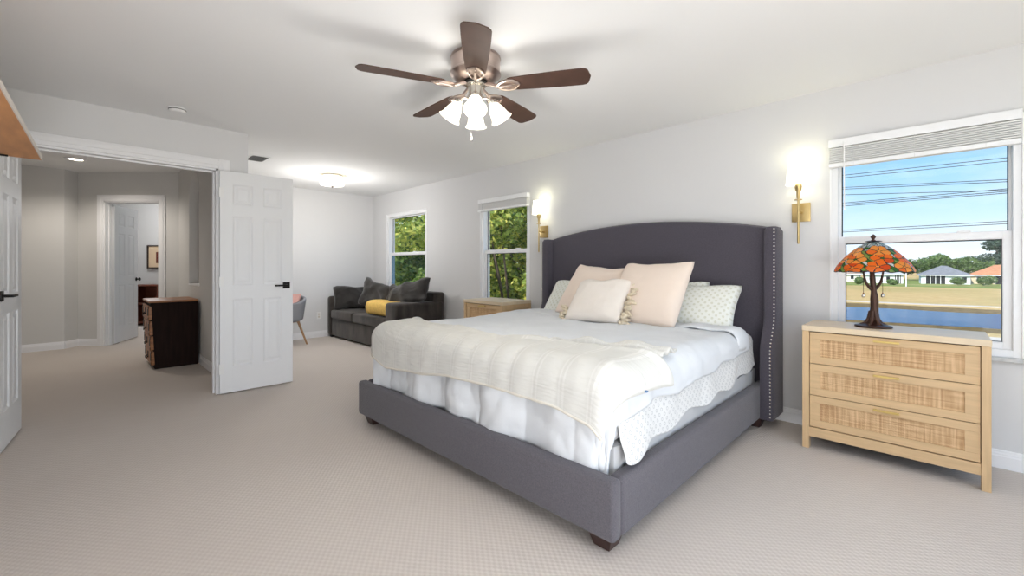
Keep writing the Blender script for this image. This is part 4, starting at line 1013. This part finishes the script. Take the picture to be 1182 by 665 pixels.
def house(loc, rz, W_, D_, eave, ridge, wall, roof, label, porch=None, win=(), group=None):
    r = thing('house', label, 'house', loc, rz)
    mw = mat('house_wall_%d' % len(MATS), wall, .9); mr = mat('roof_shingle_%d' % len(MATS), roof, .95, var=.15, vscale=1.5)
    bm = B(); box(bm, -W_/2, W_/2, -D_/2, D_/2, -.2, eave); obj('walls', bm, mw, r)
    ov = .6; bm = B(); a = [bm.verts.new(p) for p in ((-W_/2-ov, -D_/2-ov, eave), (W_/2+ov, -D_/2-ov, eave), (W_/2+ov, D_/2+ov, eave), (-W_/2-ov, D_/2+ov, eave))]
    h0 = max(.3, W_/2-D_/2); e1 = [bm.verts.new((-h0, 0, ridge)), bm.verts.new((h0, 0, ridge))]
    bm.faces.new((a[0], a[1], e1[1], e1[0])); bm.faces.new((a[1], a[2], e1[1])); bm.faces.new((a[2], a[3], e1[0], e1[1])); bm.faces.new((a[3], a[0], e1[0])); bm.faces.new(a[::-1])
    obj('roof', bm, mr, r)
    bm = B(); box(bm, -W_/2-ov, W_/2+ov, -D_/2-ov-.05, -D_/2-ov+.02, eave-.22, eave); obj('fascia', bm, M_trim, r)
    if porch:
        bm = B(); box(bm, porch[0], porch[1], -D_/2-.03, -D_/2+.1, 0, eave-.25); p_ = obj('screened_porch', bm, M_gap, r)
        bm = B()
        for k in range(5): x = lerp(porch[0], porch[1], k/4); box(bm, x-.07, x+.07, -D_/2-.1, -D_/2-.02, 0, eave-.2)
        obj('porch_post', bm, M_trim, p_)
    for x, z in win:
        bm = B(); box(bm, x-.5, x+.5, -D_/2-.06, -D_/2+.05, z-.65, z+.65); w_ = obj('window', bm, M_trim, r)
        bm = B(); box(bm, x-.4, x+.4, -D_/2-.08, -D_/2-.05, z-.55, z+.55); obj('pane', bm, M_gap, w_)
    return r
def at(u, Y):     # point on the ground seen at image column u, at depth Y
    dx = -math.sin(YAW)*495+math.cos(YAW)*(u-591); dy = math.cos(YAW)*495+math.sin(YAW)*(u-591); return (dx/dy*Y, Y, GZ)
house(at(1089, 172), D(4), 9.6, 8.6, 2.5, 5.1, srgb(226, 232, 236), srgb(126, 128, 132), 'pale house with grey hip roof and dark screened porch across the pond', porch=(-3.9, .1), win=((3.7, 1.4),))
house(at(1156, 180), D(-6), 11.5, 9, 2.5, 5.3, srgb(216, 198, 168), srgb(190, 132, 96), 'tan house with terracotta hip roof at the right across the pond', porch=(-1, 4), win=((-4, 1.4),))
house(at(1019, 168), D(6), 8.5, 8, 2.6, 4.9, srgb(232, 234, 236), srgb(170, 172, 172), 'white house with light grey roof seen behind the stained-glass shade', win=((1, 1.4), (-2.5, 1.4)), porch=(2.4, 3.8))
house(at(978, 178), D(2), 6.5, 6, 2.5, 4.6, srgb(222, 218, 208), srgb(150, 132, 118), 'small cream house with brown roof at the left edge of the wide window', win=((1.5, 1.4),))
house(at(1140, 250), D(0), 22, 14, 3.6, 6.6, srgb(226, 214, 196), srgb(188, 168, 150), 'beige-roofed house rising behind the terracotta roof', win=((-4, 2), (4, 2)))

def leafmat(name, dark, mid, lite, tr=.35):
    m = bpy.data.materials.new(name); m.use_nodes = True; t = m.node_tree; b = t.nodes['Principled BSDF']
    g = nn(t, 'ShaderNodeNewGeometry'); co = nn(t, 'ShaderNodeTexCoord'); n1 = nn(t, 'ShaderNodeTexNoise', {0: co.outputs['Object'], 'Scale': 1.1, 'Detail': 2.0})
    f_ = math_n(t, 'ADD', math_n(t, 'MULTIPLY', g.outputs['Random Per Island'], .55), math_n(t, 'MULTIPLY', n1.outputs[0], .5))
    r = nn(t, 'ShaderNodeValToRGB', {0: f_}); r.color_ramp.elements[0].position = .2; r.color_ramp.elements[0].color = dark; r.color_ramp.elements[1].position = .85; r.color_ramp.elements[1].color = lite
    q = r.color_ramp.elements.new(.5); q.color = mid
    t.links.new(r.outputs[0], b.inputs['Base Color']); b.inputs['Roughness'].default_value = .6
    tl = t.nodes.new('ShaderNodeBsdfTranslucent'); t.links.new(r.outputs[0], tl.inputs[0]); mi = t.nodes.new('ShaderNodeMixShader'); mi.inputs[0].default_value = tr
    t.links.new(b.outputs[0], mi.inputs[1]); t.links.new(tl.outputs[0], mi.inputs[2]); t.links.new(mi.outputs[0], t.nodes['Material Output'].inputs[0]); return m
M_leafN = leafmat('sunlit_oak_leaves', srgb(70, 100, 44), srgb(160, 180, 80), srgb(240, 230, 120))
M_leafF = leafmat('distant_green_leaves', srgb(74, 98, 62), srgb(104, 132, 76), srgb(140, 164, 92))
M_leafP = leafmat('pine_leaves', srgb(62, 84, 76), srgb(84, 106, 92), srgb(104, 128, 106))
M_bark = mat('tree_bark', srgb(96, 84, 72), .9, var=.3, vscale=6, bump=.6, bscale=8)
def leaves(blobs, count, size, seed, elong=1.6):
    rr_ = random.Random(seed); vs, fs = [], []; tot = sum(b_[3]*b_[4] for b_ in blobs)
    for (cx, cy, cz, rx, rz_) in blobs:
        for _ in range(int(count*rx*rz_/tot)):
            v = Vector((rr_.gauss(0, 1), rr_.gauss(0, 1), rr_.gauss(0, 1))).normalized(); d = rr_.uniform(.55, 1.0)**.5*(1+.18*noise.noise(v*2.5+Vector((cx, cy, cz))))
            p = Vector((cx+v.x*rx*d, cy+v.y*rx*d, cz+v.z*rz_*d))
            a = Vector((rr_.gauss(0, 1), rr_.gauss(0, 1), rr_.gauss(0, .6))).normalized(); c_ = a.cross(v+Vector((rr_.gauss(0, .5),)*3)).normalized(); s_ = size*rr_.uniform(.6, 1.25)
            i = len(vs); vs += [p-a*s_*elong*.5, p+c_*s_*.42, p+a*s_*elong*.5, p-c_*s_*.42]; fs.append((i, i+1, i+2, i+3))
    return vs, fs
def tree(name, label, loc, trunk_h, blobs, count, size, m, seed, cat='tree', group=None, trad=.18):
    r = thing(name, label, cat, loc, group=group)
    vs, fs = leaves(blobs, count, size, seed); me = bpy.data.meshes.new('foliage'); me.from_pydata(vs, [], fs); me.materials.append(m)
    o = bpy.data.objects.new('foliage', me); COL.objects.link(o); o.parent = r
    if trunk_h:
        bm = B(); tube(bm, [(0, 0, -.2), (.05, 0, trunk_h*.5), (0, .05, trunk_h)], [trad*1.2, trad, trad*.8], 10)
        for b_ in blobs[:7]: tube(bm, [(0, 0, trunk_h*.8), ((b_[0])*.5, (b_[1])*.5, (trunk_h*.8+b_[2])/2+.2), (b_[0], b_[1], b_[2])], [trad*.6, trad*.4, trad*.15], 6)
        obj('trunk', bm, M_bark, r, smooth=True)
    return r
def crown(seed, n, R0, zc, hz, br):
    rr_ = random.Random(seed); out = []
    for i in range(n):
        a = rr_.uniform(0, 2*PI); d = R0*math.sqrt(rr_.uniform(0, 1)); out.append((math.cos(a)*d, math.sin(a)*d, zc+rr_.uniform(-hz, hz)*(1-.35*d/R0), br*rr_.uniform(.7, 1.2), br*rr_.uniform(.55, .9)))
    return out
tree('broadleaf_tree', 'tall leafy sunlit tree filling the middle window over the nightstand', (-8.4, 8.6, GZ), 2.4, crown(1, 40, 2.2, 4.6, 2.9, .75), 34000, .10, M_leafN, 1, trad=.09)
tree('broadleaf_tree', 'tall leafy tree filling the far left window behind the sofa', (-13.4, 8.6, GZ), 2.4, crown(2, 44, 2.5, 4.7, 3.0, .8), 30000, .11, M_leafN, 2, trad=.1)
tree('broadleaf_tree', 'leafy tree in shade further back behind the two left windows', (-15.5, 13.5, GZ), 2.6, crown(3, 44, 4.2, 4.8, 3.2, 1.3), 20000, .17, M_leafN, 3)
tree('broadleaf_tree', 'leafy tree behind and right of the one in the middle window', (-10.4, 12.6, GZ), 2.6, crown(33, 36, 2.6, 4.6, 3.2, 1.1), 16000, .15, M_leafN, 5)
# distant trees
tree('shade_tree', 'broad light green tree rising behind the grey-roofed house', at(1092, 196), 2.5, crown(4, 16, 5.2, 5.6, 1.8, 2.4), 5000, .55, M_leafF, 6)
tree('pine_tree', 'tall dark bluish tree at the right edge of the wide window', at(1160, 200), 6, crown(5, 18, 4.2, 10.0, 3.6, 2.2), 5000, .5, M_leafP, 7, trad=.35)
for i, (u, Y, s_, lb) in enumerate(((978, 205, 4.2, 'distant round tree at the left edge of the wide window'), (1000, 210, 4.5, 'distant tree behind the lamp shade, left of centre'), (1024, 205, 4.3, 'distant tree just right of the lamp trunk'), (1046, 206, 5.2, 'distant low tree between lamp shade and grey-roofed house'),
                        (1068, 226, 5.4, 'distant tree left of the broad light green tree'), (1114, 208, 5.0, 'distant tree right of the broad light green tree'), (1134, 224, 5.6, 'distant tree above the gap between the two roofs'), (1168, 225, 5.0, 'distant tree low at the far right of the window'))):
    tree('distant_tree', lb, at(u, Y), 2, crown(20+i, 9, s_*.8, s_*.95, s_*.25, s_*.5), 2200, .6, M_leafF, 40+i, group='row of trees behind the houses')
for i, (u, Y, s_, lb) in enumerate(((1107, 158, 1.6, 'small palm-like bush in front of the grey-roofed house'), (1140, 156, 1.9, 'round dark shrub in front of the terracotta-roofed house'), (990, 150, 1.5, 'round shrub left of the lamp trunk'), (1030, 150, 1.2, 'small round shrub right of the lamp trunk'))):
    tree('garden_shrub', lb, at(u, Y), 0, crown(60+i, 5, s_*.5, s_*.7, s_*.2, s_*.7), 900, .3, M_leafF, 80+i, cat='shrub')
bm = B(); p = at(1046, 140); tube(bm, [(p[0], p[1], GZ), (p[0], p[1], GZ+5)], .11, 8); o = obj('lamp_post', bm, M_trim, smooth=True); recenter(o, p); tag(o, 'thin pale post standing in the field right of the lamp shade', 'post')
# overhead wires
def wire(v0, v1, Y0, Y1, label):
    # heights at image columns 972 and 1168
    def hgt(u, v, Y): dy = math.cos(YAW)*495+math.sin(YAW)*(u-591); dx = -math.sin(YAW)*495+math.cos(YAW)*(u-591); k = Y/dy; return Vector((dx*k, Y, 1.165+(308-v)*k))
    a, b_ = hgt(972, v0, Y0), hgt(1168, v1, Y1); d = b_-a
    pts = [a+d*q for q in [-3+7*i/20 for i in range(21)]]
    bm = B(); tube(bm, pts, .017, 6); o = obj('power_line', bm, M_gap); recenter(o, a); tag(o, label, 'power line', 'overhead power lines')
for i, (a, b_, c_, d_, lb) in enumerate(((202.5, 181.5, 30, 30, 'uppermost overhead power line'), (205.5, 185.5, 30, 30, 'second overhead power line, just under the uppermost'), (216.5, 207, 32, 31, 'power line crossing mid-sky, upper of the middle pair'), (218.5, 209.5, 32, 31, 'power line crossing mid-sky, lower of the middle pair'),
        (225, 219.5, 32, 31, 'faint single power line below the middle pair'), (234.5, 217.5, 30, 30, 'upper power line of the dense lower bundle'), (236, 220.5, 30, 30, 'middle power line of the dense lower bundle'), (238, 222.5, 30, 30, 'lower power line of the dense lower bundle'), (266, 255, 30, 30, 'upper of the two lowest power lines over the sash rail'), (268, 258, 30, 30, 'lower of the two lowest power lines over the sash rail'))):
    wire(a, b_, c_, d_, lb)
